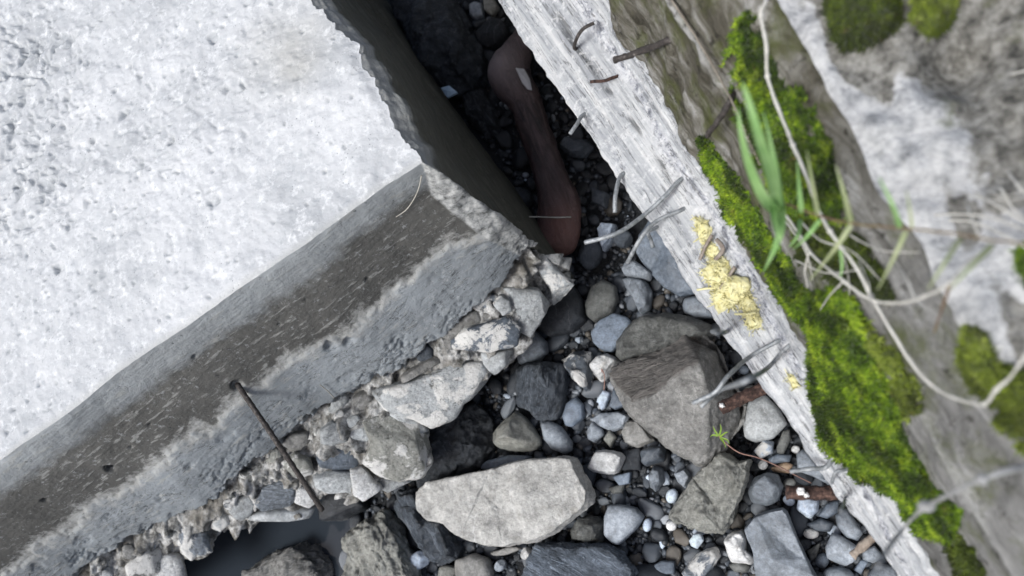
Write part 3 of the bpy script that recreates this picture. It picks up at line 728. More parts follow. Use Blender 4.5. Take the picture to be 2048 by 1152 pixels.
def facet_mesh(name, px, zm, zt, seed, inner=.8, zl=None, pts=None, n_in=3, var=.25, noise=.0035, target=.006, strata=None, origin=None, bottom=.86, zb=-.012, soft=1):
    rg = np.random.RandomState(seed); M = np.array([P(x, y, zm) for x, y in px]); c = M.mean(0); n = len(M)
    sz = np.mean(np.linalg.norm(M[:, :2]-c[:2], axis=1)); dzv = zt-zm
    T = c+(M-c)*(inner+rg.uniform(-.06, .06, (n, 1))*(1 if inner < .9 else .3)); T[:, 2] = (np.array(zl) if zl is not None else zt-rg.uniform(0, var, n)*dzv)
    I = []
    if pts is not None: I = [P(x, y, z) for x, y, z in pts]
    else:
        for _ in range(n_in):
            a, b = rg.randint(n), rg.uniform(.1, .6); q = c+(T[a]-c)*b; q[2] = zt+rg.uniform(-.2, .35)*dzv; I.append(q)
    B = c+(M-c)*bottom; B[:, 2] = zb
    allv = [Vector((v[0], v[1])) for v in list(T)+I]
    vo, ed, fo, ov, oe, of_ = delaunay_2d_cdt(allv, [], [list(range(n))], 1, 1e-6)
    zsrc = list(T[:, 2])+[q[2] for q in I]
    bm = bmesh.new(); tv = []
    for k, v in enumerate(vo):
        z = zsrc[ov[k][0]] if ov[k] else zt; tv.append(bm.verts.new((v[0], v[1], z)))
    back = {}
    for k, o_ in enumerate(ov):
        for i in o_: back[i] = k
    mv = [bm.verts.new(tuple(v)) for v in M]; bv = [bm.verts.new(tuple(v)) for v in B]
    for f in fo:
        try: bm.faces.new([tv[i] for i in f])
        except ValueError: pass
    for i in range(n):
        j = (i+1) % n
        for q in ((tv[back[i]], tv[back[j]], mv[j], mv[i]), (mv[i], mv[j], bv[j], bv[i])):
            try: bm.faces.new(q)
            except ValueError: pass
    bmesh.ops.triangulate(bm, faces=bm.faces); bmesh.ops.recalc_face_normals(bm, faces=bm.faces)
    for it in range(5):
        L = np.mean([e.calc_length() for e in bm.edges])
        if L < target or len(bm.faces) > 26000: break
        bmesh.ops.subdivide_edges(bm, edges=bm.edges[:], cuts=1, use_grid_fill=True)
        if it == 1 and soft > 1:
            for _ in range(soft-1): bmesh.ops.smooth_vert(bm, verts=bm.verts, factor=.5, use_axis_x=True, use_axis_y=True, use_axis_z=True)
    bmesh.ops.smooth_vert(bm, verts=bm.verts, factor=.5, use_axis_x=True, use_axis_y=True, use_axis_z=True)
    bm.normal_update(); V = np.array([v.co[:] for v in bm.verts]); N = np.array([v.normal[:] for v in bm.verts]); bm.verts.index_update()
    F = [[v.index for v in f.verts] for f in bm.faces]; bm.free()
    d = fbm(V*22+seed, 4, seed)*noise*1.6+ridge(V*48+seed, 4, seed+3)*noise*.8+fbm(V*130, 3, seed+5)*noise*.35
    if strata is not None:
        ang, fr, am = strata; ca, sa = math.cos(ang), math.sin(ang)
        q = np.stack([(V[:, 0]*ca+V[:, 1]*sa)*9, (-V[:, 0]*sa+V[:, 1]*ca)*fr, V[:, 2]*fr*.7], 1); q = q+fbm(V*14, 3, seed+6)[:, None]*.9
        d = d+ridge(q, 4, seed+7)*am
    V = V+N*d[:, None]-(origin if origin is not None else 0)
    return mesh_arrays(name, V, np.array([f for f in F if len(f) == 3]))
FACET = {
 'broad flat pale': dict(zm=.085, zt=.128, inner=.955, var=.12, noise=.0028, n_in=5, target=.007, zb=.03),
 'large angular brown': dict(zm=.06, zt=.15, inner=.95, zl=[.095, .09, .085, .085, .085, .03, .02, .02, .02, .04, .075, .10, .10, .115, .12, .12, .11], pts=[(1272, 796, .165), (1332, 762, .195), (1396, 722, .215), (1420, 790, .190), (1412, 880, .145), (1310, 845, .140), (1365, 815, .170), (1320, 722, .125)], noise=.0042, target=.007, strata=(R_D_(12), 60, .0035)),
 'rounded tan-grey': dict(zm=.05, zt=.105, inner=.72, var=.35, n_in=4, noise=.004, soft=2),
 'squarish yellowish': dict(zm=.055, zt=.112, inner=.93, var=.35, n_in=4, noise=.0045, strata=(R_D_(65), 48, .004)),
 'long smooth flat': dict(zm=.045, zt=.085, inner=.955, var=.08, n_in=2, noise=.0014),
 'layered blue-grey': dict(zm=.045, zt=.09, inner=.9, var=.3, n_in=4, noise=.004, strata=(R_D_(-28), 70, .006)),
 'crumbling brown': dict(zm=.04, zt=.09, inner=.85, var=.5, n_in=6, noise=.007, strata=(R_D_(-62), 75, .009)),
 'dark wet ridged': dict(zm=.04, zt=.085, inner=.8, var=.5, n_in=4, noise=.005, strata=(R_D_(-55), 60, .008)),
 'wet brown rock': dict(zm=-.02, zt=.045, inner=.75, var=.6, n_in=5, noise=.007, strata=(R_D_(35), 45, .007), zb=-.12),
 'large smooth slate': dict(zm=.05, zt=.075, inner=.93, zl=[.05, .06, .075, .09, .09, .07, .06, .05, .05], n_in=2, noise=.0014),
 'big blunt grey': dict(zm=.05, zt=.10, inner=.72, var=.4, n_in=3, noise=.0045, strata=(R_D_(78), 45, .004)),
 'triangular light': dict(zm=.035, zt=.085, inner=.55, var=.5, n_in=2, noise=.0025, soft=3),
 'dark slate stone with': dict(zm=.03, zt=.068, inner=.7, var=.5, n_in=2, noise=.003),
 'chalky white': dict(zm=.03, zt=.06, inner=.75, var=.6, n_in=2, noise=.0035),
 'grey wedge-shaped': dict(zm=.03, zt=.07, inner=.8, var=.6, n_in=2, noise=.002, soft=2),
 'brilliant white': dict(zm=.035, zt=.07, inner=.75, var=.5, n_in=3, noise=.003),
 'pale blue block': dict(zm=.03, zt=.062, inner=.82, var=.3, n_in=1, noise=.002, soft=2),
 'rough grey-brown': dict(zm=.03, zt=.065, inner=.75, var=.5, n_in=3, noise=.005),
 'blocky grey': dict(zm=.04, zt=.082, inner=.72, var=.4, n_in=2, noise=.0025, soft=2),
 'white block-shaped': dict(zm=.036, zt=.068, inner=.84, var=.2, n_in=1, noise=.002, soft=2),
 'big blackish': dict(zm=.04, zt=.11, inner=.7, var=.5, n_in=4, noise=.007),
 'pale mottled': dict(zm=.028, zt=.055, inner=.8, var=.4, n_in=2, noise=.003),
 'dark brown flat': dict(zm=.018, zt=.036, inner=.85, var=.3, n_in=2, noise=.002),
 'flat pale grey': dict(zm=.018, zt=.036, inner=.85, var=.4, n_in=2, noise=.002),
 'dark rounded cube': dict(zm=.03, zt=.056, inner=.82, var=.2, n_in=1, noise=.002, soft=2),
 'huge dark bluish': dict(zm=.07, zt=.18, inner=.7, var=.6, n_in=5, noise=.008),
 'dark slanting': dict(zm=.03, zt=.075, inner=.7, var=.6, n_in=3, noise=.005, strata=(R_D_(-60), 50, .005)),
 'dark grey slate stone': dict(zm=.025, zt=.05, inner=.8, var=.4, n_in=2, noise=.003),
 'pale blue pointed': dict(zm=.025, zt=.05, inner=.8, var=.5, n_in=1, noise=.002),
 'pale angular chip': dict(zm=.02, zt=.042, inner=.75, var=.5, n_in=1, noise=.002),
 'upright grey pebble': dict(zm=.022, zt=.046, inner=.6, var=.4, n_in=1, noise=.002),
}
def seg_dist(X, Y, poly):
    d = np.full(X.shape, 1e9); ins = np.zeros(X.shape, bool); n = len(poly)
    for k in range(n):
        (x1, y1), (x2, y2) = poly[k], poly[(k+1) % n]; dx, dy = x2-x1, y2-y1
        t = np.clip(((X-x1)*dx+(Y-y1)*dy)/(dx*dx+dy*dy+1e-9), 0, 1); d = np.minimum(d, np.hypot(X-x1-t*dx, Y-y1-t*dy))
        c = ((y1 > Y) != (y2 > Y)) & (X < (x2-x1)*(Y-y1)/((y2-y1) if y2 != y1 else 1e-9)+x1); ins ^= c
    return np.where(ins, d, -d)
def polyc(px):
    p = np.asarray(px, float); x, y = p[:, 0], p[:, 1]; x2, y2 = np.roll(x, -1), np.roll(y, -1); c = x*y2-x2*y; a = c.sum()/2
    return ((x+x2)*c).sum()/(6*a), ((y+y2)*c).sum()/(6*a)
def ell(cx, cy, a, b, ang=0, n=14):
    t = np.linspace(0, 2*math.pi, n, endpoint=False); ca, sa = math.cos(math.radians(ang)), math.sin(math.radians(ang))
    return [(cx+a*math.cos(k)*ca-b*math.sin(k)*sa, cy+a*math.cos(k)*sa+b*math.sin(k)*ca) for k in t]
OCC = []      # outlines already taken, photo pixels
def bed_stone(label, px, col, style='plain', h=None, z=None, name='river_stone', cat='stone', level=None, group=None, wet=0, matang=None, **kw):
    cx, cy = polyc(px); p = np.asarray(px)
    ext = max(np.ptp(p[:, 0]), np.ptp(p[:, 1]))
    p0 = P(cx, cy, .02); sz = ext*pxsize(p0)
    hh = h if h is not None else sz*.26           # half height
    zz = z if z is not None else hh*.75+.004       # height of the outline above the bed
    p0 = P(cx, cy, zz); W = np.array([P(x, y, zz) for x, y in px]); poly = (W-p0)[:, :2]
    lvl = level or (5 if ext > 95 else 4 if ext > 34 else 3)
    seed = abs(int(cx*13+cy*7)) % 9973
    fk_ = [k for k in FACET if label.startswith(k)]
    if fk_:
        fa = dict(FACET[fk_[0]]); me = facet_mesh(name, px, seed=seed, origin=p0, **fa)
        if fa.get('strata'): matang = fa['strata'][0]
    else: me = stone_mesh(name, poly, hh, hh, level=lvl, seed=seed, **kw)
    if style in ('strata',) and matang is None and kw.get('strata'): matang = kw['strata'][0]
    if style == 'split':
        Vw = np.array([v.co[:] for v in me.vertices])+p0; cq_ = (Vw-CAMP) @ RW; Q = np.stack([1024+FPX*cq_[:, 0]/-cq_[:, 2], 576-FPX*cq_[:, 1]/-cq_[:, 2]], 1); Q = Q+np.stack([fbm(Vw*30, 3, 2), fbm(Vw*30, 3, 4)], 1)*6
        attr(me, 'tone', sstep(-2, 3, seg_dist(Q[:, 0], Q[:, 1], [(1210, 740), (1262, 712), (1375, 662), (1402, 655), (1400, 724), (1345, 758), (1300, 795), (1262, 806), (1235, 775)])))
    o = link(name, me, mat_stone(col, style, matang or 0.0, wet), loc=p0)
    tag(o, label, cat, group); OCC.append(np.asarray(px, float)); return o
R_D = math.radians
def BS(*a, **k): return bed_stone(*a, **k)

# --- the big named stones
BS('broad flat pale slab of stone, the lightest large stone on the bed', [(840, 984), (866, 964), (921, 954), (992, 936), (1048, 921), (1132, 912), (1155, 916), (1167, 944), (1188, 982), (1188, 1004), (1170, 1022), (1119, 1063), (1073, 1083), (1018, 1092), (972, 1092), (932, 1075), (904, 1060), (896, 1048), (863, 1040), (845, 1017)], 'sand', 'plain', h=.05, z=.095, e=.36, level=6, cuts=0, cutlist=[((-.1, -.75, .5), .86), ((.7, -.5, .5), .9)], rough=.012, name='flat_stone')
BS('large angular brown-grey boulder with split facets under the twisted wires', [(1225, 738), (1262, 719), (1325, 700), (1375, 672), (1400, 664), (1434, 691), (1459, 750), (1481, 788), (1492, 812), (1488, 841), (1456, 888), (1419, 928), (1400, 934), (1331, 888), (1284, 853), (1253, 816), (1228, 769)], 'brown', 'split', h=.085, z=.085, e=.5, level=6, cuts=0, cutlist=[((-.30, .42, .8), .70), ((.05, -.22, .95), .80), ((.85, .25, .55), .62), ((-.7, -.6, .35), .88)], rough=.02, strata=(R_D(15), 7, .012), name='boulder')
BS('rounded tan-grey boulder with a whitish end above the angular boulder', [(1231, 691), (1247, 659), (1278, 633), (1334, 625), (1381, 634), (1425, 647), (1437, 672), (1394, 690), (1350, 704), (1309, 716), (1241, 722), (1233, 709)], 'olive', 'rough', h=.05, z=.06, e=.62, level=5, cuts=0, cutlist=[((-.5, -.5, .8), .8), ((.1, .3, .9), .85)], rough=.025, name='boulder')
BS('squarish yellowish-tan rock with a ribbed broken top', [(1344, 1033), (1388, 956), (1414, 933), (1447, 906), (1481, 925), (1502, 920), (1499, 948), (1483, 991), (1464, 1043), (1445, 1064), (1414, 1063), (1381, 1055), (1351, 1043)], 'tan', 'rough', h=.048, z=.055, e=.42, level=5, cuts=0, cutlist=[((.8, -.1, .5), .72), ((-.15, -.2, .95), .85)], rough=.035, strata=(R_D(62), 5, .03), name='rock')
BS('long smooth flat grey slate with a brown edge at the photo foot', [(1489, 1055), (1511, 1031), (1537, 1019), (1566, 1015), (1575, 1022), (1592, 1069), (1615, 1116), (1634, 1152), (1656, 1195), (1652, 1232), (1600, 1268), (1540, 1246), (1516, 1190), (1507, 1104)], 'grey', 'smooth', h=.035, z=.06, e=.32, level=5, cuts=0, cutlist=[((.85, .25, .35), .86)], rough=.012, name='flat_stone')
BS('layered blue-grey slate cut off by the bottom of the photo', [(1051, 1152), (1061, 1113), (1076, 1087), (1124, 1087), (1175, 1091), (1218, 1092), (1244, 1107), (1272, 1140), (1280, 1195), (1235, 1250), (1120, 1265), (1050, 1215)], 'slate', 'strata', h=.045, z=.05, e=.4, level=5, cuts=1, rough=.03, strata=(R_D(-28), 7, .04), name='rock')
BS('crumbling brown rock of thin tilted layers beside the puddle', [(690, 1078), (733, 1042), (771, 1022), (792, 1053), (810, 1088), (822, 1113), (835, 1152), (852, 1200), (805, 1252), (730, 1240), (698, 1185), (705, 1100)], 'tan', 'rough', h=.05, z=.05, e=.5, level=6, cuts=1, rough=.05, strata=(R_D(-60), 8, .09), wet=1, name='rock')
BS('dark wet ridged slate wedged against the pale flat slab', [(793, 1012), (799, 982), (830, 979), (845, 997), (853, 1027), (885, 1047), (905, 1090), (916, 1103), (914, 1119), (883, 1129), (858, 1113), (835, 1063)], 'mid', 'strata', h=.045, z=.05, e=.55, level=5, cuts=2, rough=.04, strata=(R_D(-55), 6, .06), wet=1, name='rock')
BS('wet brown rock standing out of the puddle', [(505, 1136), (556, 1108), (607, 1088), (642, 1096), (662, 1126), (668, 1152), (676, 1200), (622, 1246), (535, 1238), (488, 1185)], 'brown', 'strata', h=.055, z=-.015, e=.6, level=5, cuts=2, rough=.05, strata=(R_D(35), 5, .06), wet=1, name='rock')
BS('big blackish boulder in the shade under the slab foot', [(840, 850), (900, 815), (951, 806), (985, 839), (988, 896), (963, 932), (917, 962), (837, 982), (820, 920)], 'dark', 'rough', h=.07, z=.05, e=.6, level=5, cuts=3, rough=.05, name='boulder')
BS('dark smooth boulder tucked under the corner of the slab', [(1070, 655), (1110, 595), (1150, 575), (1168, 600), (1170, 640), (1145, 665), (1100, 674)], 'dark', 'plain', h=.04, z=.03, e=.7, cuts=1, name='boulder')
BS('black stone at the puddle edge below the rusty bar', [(642, 1012), (662, 982), (693, 970), (728, 992), (735, 1017), (683, 1042), (647, 1042)], 'black', 'plain', h=.04, z=.02, e=.7, cuts=2, wet=1)
BS('olive-brown rounded cobble near the slab corner', [(1172, 609), (1185, 574), (1208, 559), (1233, 574), (1236, 599), (1225, 624), (1190, 645), (1175, 634)], 'olive', 'plain', h=.028, z=.03, e=.72, cuts=0, name='cobble')
BS('flat oval blue stone beside the tan-grey boulder', [(1183, 667), (1200, 642), (1229, 627), (1254, 634), (1266, 645), (1240, 688), (1225, 704), (1204, 701), (1187, 686)], 'blue', 'vein', h=.018, z=.03, e=.5, cuts=0, rough=.012, name='flat_stone')
BS('grey wedge-shaped stone just under the pale cobble', [(1244, 557), (1262, 557), (1294, 563), (1305, 584), (1302, 622), (1281, 631), (1271, 609), (1256, 580)], 'grey', 'plain', h=.028, z=.035, e=.6, cuts=0, cutlist=[((-.8, -.3, .5), .7)])
BS('pale lumpy cobble touched by the tip of a bent wire', [(1244, 540), (1250, 526), (1271, 523), (1285, 532), (1306, 549), (1300, 561), (1275, 559), (1250, 551)], 'lightgrey', 'rough', h=.024, z=.045, e=.75, cuts=0, name='cobble')
BS('large smooth slate plate leaning against the wall ledge', [(1272, 505), (1278, 470), (1300, 440), (1345, 480), (1405, 570), (1392, 587), (1360, 593), (1325, 572), (1300, 545)], 'slate', 'smooth', h=.022, z=.055, e=.35, cuts=0, rough=.012, tilt=(.25, .1), level=5, name='flat_stone')
BS('smooth round grey cobble half hidden below the wall ledge', [(1365, 612), (1370, 597), (1400, 592), (1425, 605), (1428, 635), (1390, 638), (1368, 627)], 'grey', 'smooth', h=.026, z=.03, e=.8, cuts=0, name='cobble')
BS('big blunt grey rock with a pale streaked face', [(1032, 773), (1034, 739), (1062, 728), (1095, 724), (1127, 733), (1129, 757), (1123, 795), (1109, 836), (1077, 840), (1057, 822), (1037, 809)], 'mid', 'strata', matang=R_D(75), h=.05, z=.05, e=.5, level=5, cuts=0, cutlist=[((.3, -.1, .9), .74), ((.9, 0, .3), .86)], rough=.03, strata=(R_D(75), 4, .035), name='rock')
BS('triangular light brown cobble beside the egg-shaped one', [(980, 872), (994, 852), (1032, 818), (1050, 834), (1086, 888), (1073, 901), (1039, 904), (1001, 899), (985, 888)], 'tan', 'plain', h=.04, z=.035, e=.85, cuts=0, cutlist=[((-.3, .6, .6), .75)], name='cobble')
BS('egg-shaped pale grey cobble next to the triangular one', [(1082, 847), (1100, 841), (1122, 852), (1145, 883), (1145, 901), (1129, 908), (1104, 899), (1089, 879)], 'lightgrey', 'vein', h=.03, z=.032, e=.95, cuts=0, name='cobble')
BS('rounded grey stone poking out from under the slab foot', [(1034, 705), (1057, 680), (1073, 662), (1093, 683), (1095, 705), (1075, 725), (1050, 733), (1039, 728)], 'grey', 'plain', h=.028, z=.035, e=.75, cuts=0, name='cobble')
BS('dark slate stone with one white diagonal face', [(1121, 719), (1147, 703), (1183, 705), (1186, 746), (1182, 782), (1172, 784), (1147, 759), (1127, 730)], 'mid', 'patch', h=.03, z=.03, e=.6, cuts=0, cutlist=[((-.6, -.5, .6), .72)])
BS('chalky white angular stone beside the big boulders', [(1179, 732), (1195, 712), (1215, 706), (1240, 721), (1226, 739), (1204, 764), (1188, 750)], 'white', 'rough', h=.024, z=.03, e=.6, cuts=2)
BS('small upright oval of plain blue-grey slate', [(1126, 834), (1134, 807), (1154, 793), (1167, 809), (1168, 836), (1147, 855), (1132, 852)], 'blue', 'smooth', h=.018, z=.025, e=.6, cuts=0, rough=.015)
BS('little pale blue diamond-shaped chip of stone', [(1195, 800), (1208, 780), (1222, 786), (1211, 816), (1203, 821)], 'bluewhite', 'plain', h=.012, z=.022, e=.45, cuts=0, level=4)
BS('grey wedge against the left foot of the angular boulder', [(1220, 813), (1229, 773), (1252, 811), (1231, 820)], 'slate', 'smooth', h=.014, z=.02, e=.45, cuts=0, level=4)
BS('flat pale grey stone lying under the boulder edge', [(1179, 838), (1199, 827), (1240, 825), (1260, 832), (1250, 855), (1226, 863), (1197, 852)], 'lightgrey', 'plain', h=.016, z=.02, e=.45, cuts=1)
BS('roundish light grey pebble with a chipped side', [(1174, 863), (1186, 843), (1206, 859), (1208, 870), (1190, 886), (1177, 879)], 'lightgrey', 'plain', h=.017, z=.026, e=.65, cuts=1, level=4)
BS('small tan pear-shaped pebble beside the chipped grey one', [(1207, 879), (1220, 859), (1233, 874), (1222, 897)], 'tan', 'plain', h=.013, z=.02, e=.8, cuts=0, level=4)
BS('dark brown flat stone beneath the angular boulder', [(1242, 866), (1253, 841), (1275, 838), (1312, 882), (1275, 897), (1250, 886)], 'brown', 'plain', h=.018, z=.018, e=.5, cuts=1)
BS('white block-shaped cobble right of the pale flat slab', [(1177, 937), (1190, 902), (1211, 900), (1242, 904), (1251, 915), (1237, 946), (1223, 948), (1187, 944)], 'white', 'plain', h=.026, z=.04, e=.5, cuts=0, rough=.015, name='cobble')
BS('dark rounded cube of stone above the fine gravel', [(1282, 901), (1301, 891), (1330, 892), (1330, 922), (1291, 934), (1282, 925)], 'mid', 'smooth', h=.024, z=.03, e=.5, cuts=0, name='cobble')
BS('blackish square stone between the white cobble and the dark cube', [(1250, 901), (1283, 895), (1283, 940), (1244, 940)], 'dark', 'plain', h=.014, z=.012, e=.45, cuts=0, level=4)
BS('smooth grey rounded triangle of stone in the gravel', [(1211, 1033), (1220, 1010), (1242, 1009), (1272, 1015), (1288, 1033), (1275, 1055), (1239, 1090), (1225, 1085), (1211, 1069)], 'lightgrey', 'smooth', h=.028, z=.038, e=.42, cuts=0, rough=.012, name='cobble')
BS('rough grey-brown stone under the end of the pale flat slab', [(1138, 1059), (1161, 1036), (1197, 1030), (1210, 1045), (1204, 1081), (1171, 1087), (1142, 1083)], 'olive', 'rough', h=.03, z=.03, e=.55, cuts=2)
BS('upright grey pebble with a pale ridge', [(1297, 951), (1308, 930), (1324, 937), (1327, 965), (1312, 984), (1301, 974)], 'grey', 'vein', h=.018, z=.025, e=.7, cuts=1, level=4, matang=R_D(80))
BS('small blue-grey triangular flake below the dark cube', [(1225, 953), (1263, 943), (1260, 967), (1240, 972)], 'blue', 'smooth', h=.01, z=.02, e=.4, cuts=0, level=4)
BS('small dark stone with a rusty rim under the blue-grey flake', [(1216, 976), (1253, 965), (1246, 986), (1226, 988)], 'olive', 'plain', h=.013, z=.015, e=.6, cuts=1, level=4)
BS('pale angular chip by the left edge of the tan rock', [(1348, 946), (1371, 936), (1383, 953), (1371, 976), (1355, 962)], 'lightgrey', 'plain', h=.015, z=.024, e=.5, cuts=2, level=4)
BS('bright white oval pebble beside the tan rock', ell(1344, 992, 12, 15, 20), 'bluewhite', 'smooth', h=.011, z=.026, e=.8, cuts=0, level=4, name='pebble', cat='pebble')
BS('bluish white bean pebble beside the smooth grey triangle', ell(1295, 1050, 9, 14, 10), 'bluewhite', 'smooth', h=.010, z=.022, e=.8, cuts=0, level=4, name='pebble', cat='pebble')
BS('white round pebble just below the tan rock corner', ell(1343, 1051, 11, 11, 0), 'white', 'smooth', h=.010, z=.022, e=.8, cuts=0, level=4, name='pebble', cat='pebble')
BS('dark striped flat pebble at the bottom of the gravel', [(1308, 1130), (1324, 1121), (1350, 1122), (1350, 1148), (1320, 1148)], 'slate', 'vein', h=.012, z=.02, e=.45, cuts=0, level=4)
BS('pale mottled stone at the bottom left of the white stone', [(1363, 1147), (1377, 1124), (1414, 1100), (1433, 1095), (1442, 1111), (1424, 1137), (1408, 1160), (1370, 1160)], 'grey', 'patch', h=.022, z=.03, e=.55, cuts=1)
BS('faceted pale blue pebble near the tan rock foot', [(1378, 1082), (1388, 1068), (1403, 1066), (1408, 1081), (1395, 1098), (1382, 1092)], 'bluewhite', 'plain', h=.014, z=.025, e=.55, cuts=3, level=4, name='pebble', cat='pebble')
BS('brilliant white angular stone left of the long slate', [(1448, 1081), (1466, 1062), (1485, 1057), (1492, 1074), (1492, 1100), (1509, 1116), (1502, 1128), (1464, 1123), (1452, 1100)], 'white', 'plain', h=.026, z=.035, e=.55, cuts=3)
BS('olive oval pebble beneath the brilliant white stone', [(1457, 1130), (1476, 1119), (1502, 1133), (1495, 1145), (1469, 1144)], 'olive', 'smooth', h=.014, z=.025, e=.8, cuts=0, level=4, name='pebble', cat='pebble')
BS('blocky grey cobble above the long slate', [(1496, 982), (1509, 953), (1533, 944), (1556, 948), (1567, 974), (1556, 1003), (1537, 1013), (1504, 1003)], 'grey', 'vein', h=.034, z=.042, e=.6, cuts=2, name='cobble', matang=R_D(70))
BS('large rounded tan cobble below the thick rusty bar stub', [(1487, 859), (1497, 804), (1531, 791), (1558, 818), (1575, 848), (1548, 876), (1511, 884), (1490, 876)], 'pale', 'plain', h=.036, z=.04, e=.65, cuts=0, name='cobble')
BS('blue-white speckled cobble under the large tan cobble', [(1507, 903), (1528, 879), (1548, 883), (1546, 906), (1521, 917)], 'bluewhite', 'patch', h=.02, z=.03, e=.6, cuts=1, level=4, name='cobble')
BS('narrow brown-grey stone standing beside the wall ledge', [(1553, 896), (1566, 862), (1579, 859), (1582, 879), (1568, 908), (1555, 908)], 'olive', 'plain', h=.018, z=.03, e=.6, cuts=1, level=4)
BS('dark blue-grey oval pebble above the orange one', [(1536, 918), (1555, 907), (1584, 910), (1580, 924), (1541, 928)], 'slate', 'smooth', h=.014, z=.028, e=.7, cuts=0, level=4, name='pebble', cat='pebble')
BS('rusty orange oval pebble', [(1541, 936), (1572, 922), (1587, 930), (1577, 947), (1547, 944)], 'orange', 'smooth', h=.014, z=.022, e=.75, cuts=0, level=4, name='pebble', cat='pebble')
BS('tiny white cube pebble against the wall', ell(1591, 899, 9, 8), 'white', 'plain', h=.008, z=.02, e=.6, cuts=2, name='pebble', cat='pebble')
BS('tiny white lump beside the reddish seedling stem', ell(1526, 930, 10, 10), 'white', 'rough', h=.008, z=.02, e=.7, cuts=2, name='pebble', cat='pebble')
BS('flat grey slate slipping under the ledge behind the white wire', [(1592, 908), (1606, 898), (1655, 955), (1668, 975), (1630, 955), (1596, 942)], 'grey', 'smooth', h=.014, z=.022, e=.4, cuts=0)
BS('dark lump of stone between the white wire and the rusty bar', ell(1607, 956, 20, 14, 20), 'dark', 'plain', h=.016, z=.015, e=.7, cuts=1, level=4)
BS('small light brown-grey pebble below the orange one', ell(1579, 966, 14, 10, -15), 'olive', 'smooth', h=.010, z=.018, e=.8, cuts=0, name='pebble', cat='pebble')
BS('pale blue block of stone below the wide rusty bar stub', [(1592, 1019), (1596, 993), (1640, 996), (1638, 1022), (1620, 1038)], 'bluewhite', 'plain', h=.024, z=.035, e=.45, cuts=1, level=4)
BS('white-blue pebble touching the pale blue block', ell(1578, 1001, 13, 10, 30), 'bluewhite', 'plain', h=.011, z=.02, e=.7, cuts=0, name='pebble', cat='pebble')
BS('smooth grey leaf-shaped stone next to the pale blue block', [(1635, 1032), (1654, 1006), (1678, 1000), (1676, 1025), (1654, 1038)], 'slate', 'smooth', h=.018, z=.026, e=.65, cuts=0, level=4)
BS('dark oval stone lying between the leaf-shaped and speckled ones', [(1611, 1048), (1643, 1036), (1668, 1046), (1660, 1064), (1630, 1062)], 'mid', 'smooth', h=.016, z=.022, e=.75, cuts=0, level=4)
BS('grey rounded stone pressed against the ledge near the knotted wire', [(1671, 1029), (1693, 1017), (1728, 1066), (1715, 1082), (1691, 1075), (1674, 1053)], 'grey', 'smooth', h=.026, z=.03, e=.65, cuts=0)
BS('pale blunt triangular cobble near the wire-wrapped bar', [(1650, 1094), (1664, 1066), (1684, 1071), (1717, 1094), (1711, 1121), (1691, 1133), (1654, 1117)], 'lightgrey', 'smooth', h=.028, z=.035, e=.55, cuts=1, name='cobble')
BS('pale stone under the ledge below the wire-wrapped bar', [(1725, 1100), (1749, 1092), (1768, 1114), (1746, 1126), (1725, 1119)], 'lightgrey', 'plain', h=.018, z=.024, e=.6, cuts=0, level=4)
BS('grey stone at the very foot of the ledge, bottom of the photo', [(1735, 1150), (1752, 1128), (1790, 1130), (1803, 1170), (1735, 1185)], 'grey', 'plain', h=.02, z=.025, e=.6, cuts=1, level=4)
BS('smooth grey round stone half out of the bottom of the photo', ell(1678, 1151, 32, 18, 8), 'grey', 'smooth', h=.022, z=.03, e=.75, cuts=0, level=4)
BS('dark bluish pebble below the tan splinter', ell(1645, 1121, 14, 16, 15), 'slate', 'plain', h=.014, z=.018, e=.65, cuts=1, level=4, name='pebble', cat='pebble')
BS('thin tan splinter of stone beside the long slate', [(1614, 1102), (1642, 1082), (1634, 1114), (1622, 1122)], 'olive', 'plain', h=.010, z=.018, e=.5, cuts=0, level=4)
BS('blackish stone beside the brown edge of the long slate', ell(1609, 1088, 15, 14, 0), 'dark', 'plain', h=.014, z=.012, e=.7, cuts=1, level=4)
BS('round pebble with white speckles beside the dark oval stone', ell(1622, 1067, 16, 11, 5), 'mid', 'patch', h=.012, z=.024, e=.8, cuts=0, level=4, name='pebble', cat='pebble')
BS('blue-grey slate chip below the pale triangular cobble', [(1706, 1140), (1722, 1118), (1738, 1122), (1722, 1148)], 'blue', 'smooth', h=.010, z=.018, e=.45, cuts=0, level=4)
BS('blue-grey flat stone slid beneath the upper edge of the pale slab', [(962, 933), (977, 921), (1023, 910), (1066, 912), (1048, 930), (997, 942), (966, 940)], 'slate', 'smooth', h=.018, z=.03, e=.5, cuts=0)
BS('pale blue pebble at the lower end of the ridged slate', [(820, 1113), (840, 1100), (859, 1108), (855, 1129), (835, 1142), (823, 1128)], 'bluewhite', 'plain', h=.018, z=.03, e=.6, cuts=2, level=4, name='pebble', cat='pebble')
BS('dark brown cobble at the bottom edge below the pale slab', [(909, 1121), (947, 1106), (977, 1116), (987, 1146), (982, 1170), (914, 1168)], 'brown', 'plain', h=.03, z=.025, e=.7, cuts=1, name='cobble')
BS('small yellowish broken stone at the bottom edge', ell(893, 1144, 20, 14, -10), 'tan', 'rough', h=.016, z=.022, e=.6, cuts=2, level=4)
BS('thin dark splinter of slate along the lower edge of the pale slab', [(978, 1106), (1023, 1092), (1050, 1096), (1013, 1110), (990, 1112)], 'brown', 'plain', h=.010, z=.02, e=.5, cuts=0, level=4)
BS('pale chip of stone at the corner of the layered slate', ell(1053, 1107, 11, 13, 20), 'white', 'rough', h=.012, z=.024, e=.6, cuts=2, level=4)
BS('small pale angular pebble at the bottom edge left of the layered slate', ell(1001, 1131, 10, 13, 30), 'lightgrey', 'plain', h=.012, z=.02, e=.55, cuts=2, level=4, name='pebble', cat='pebble')
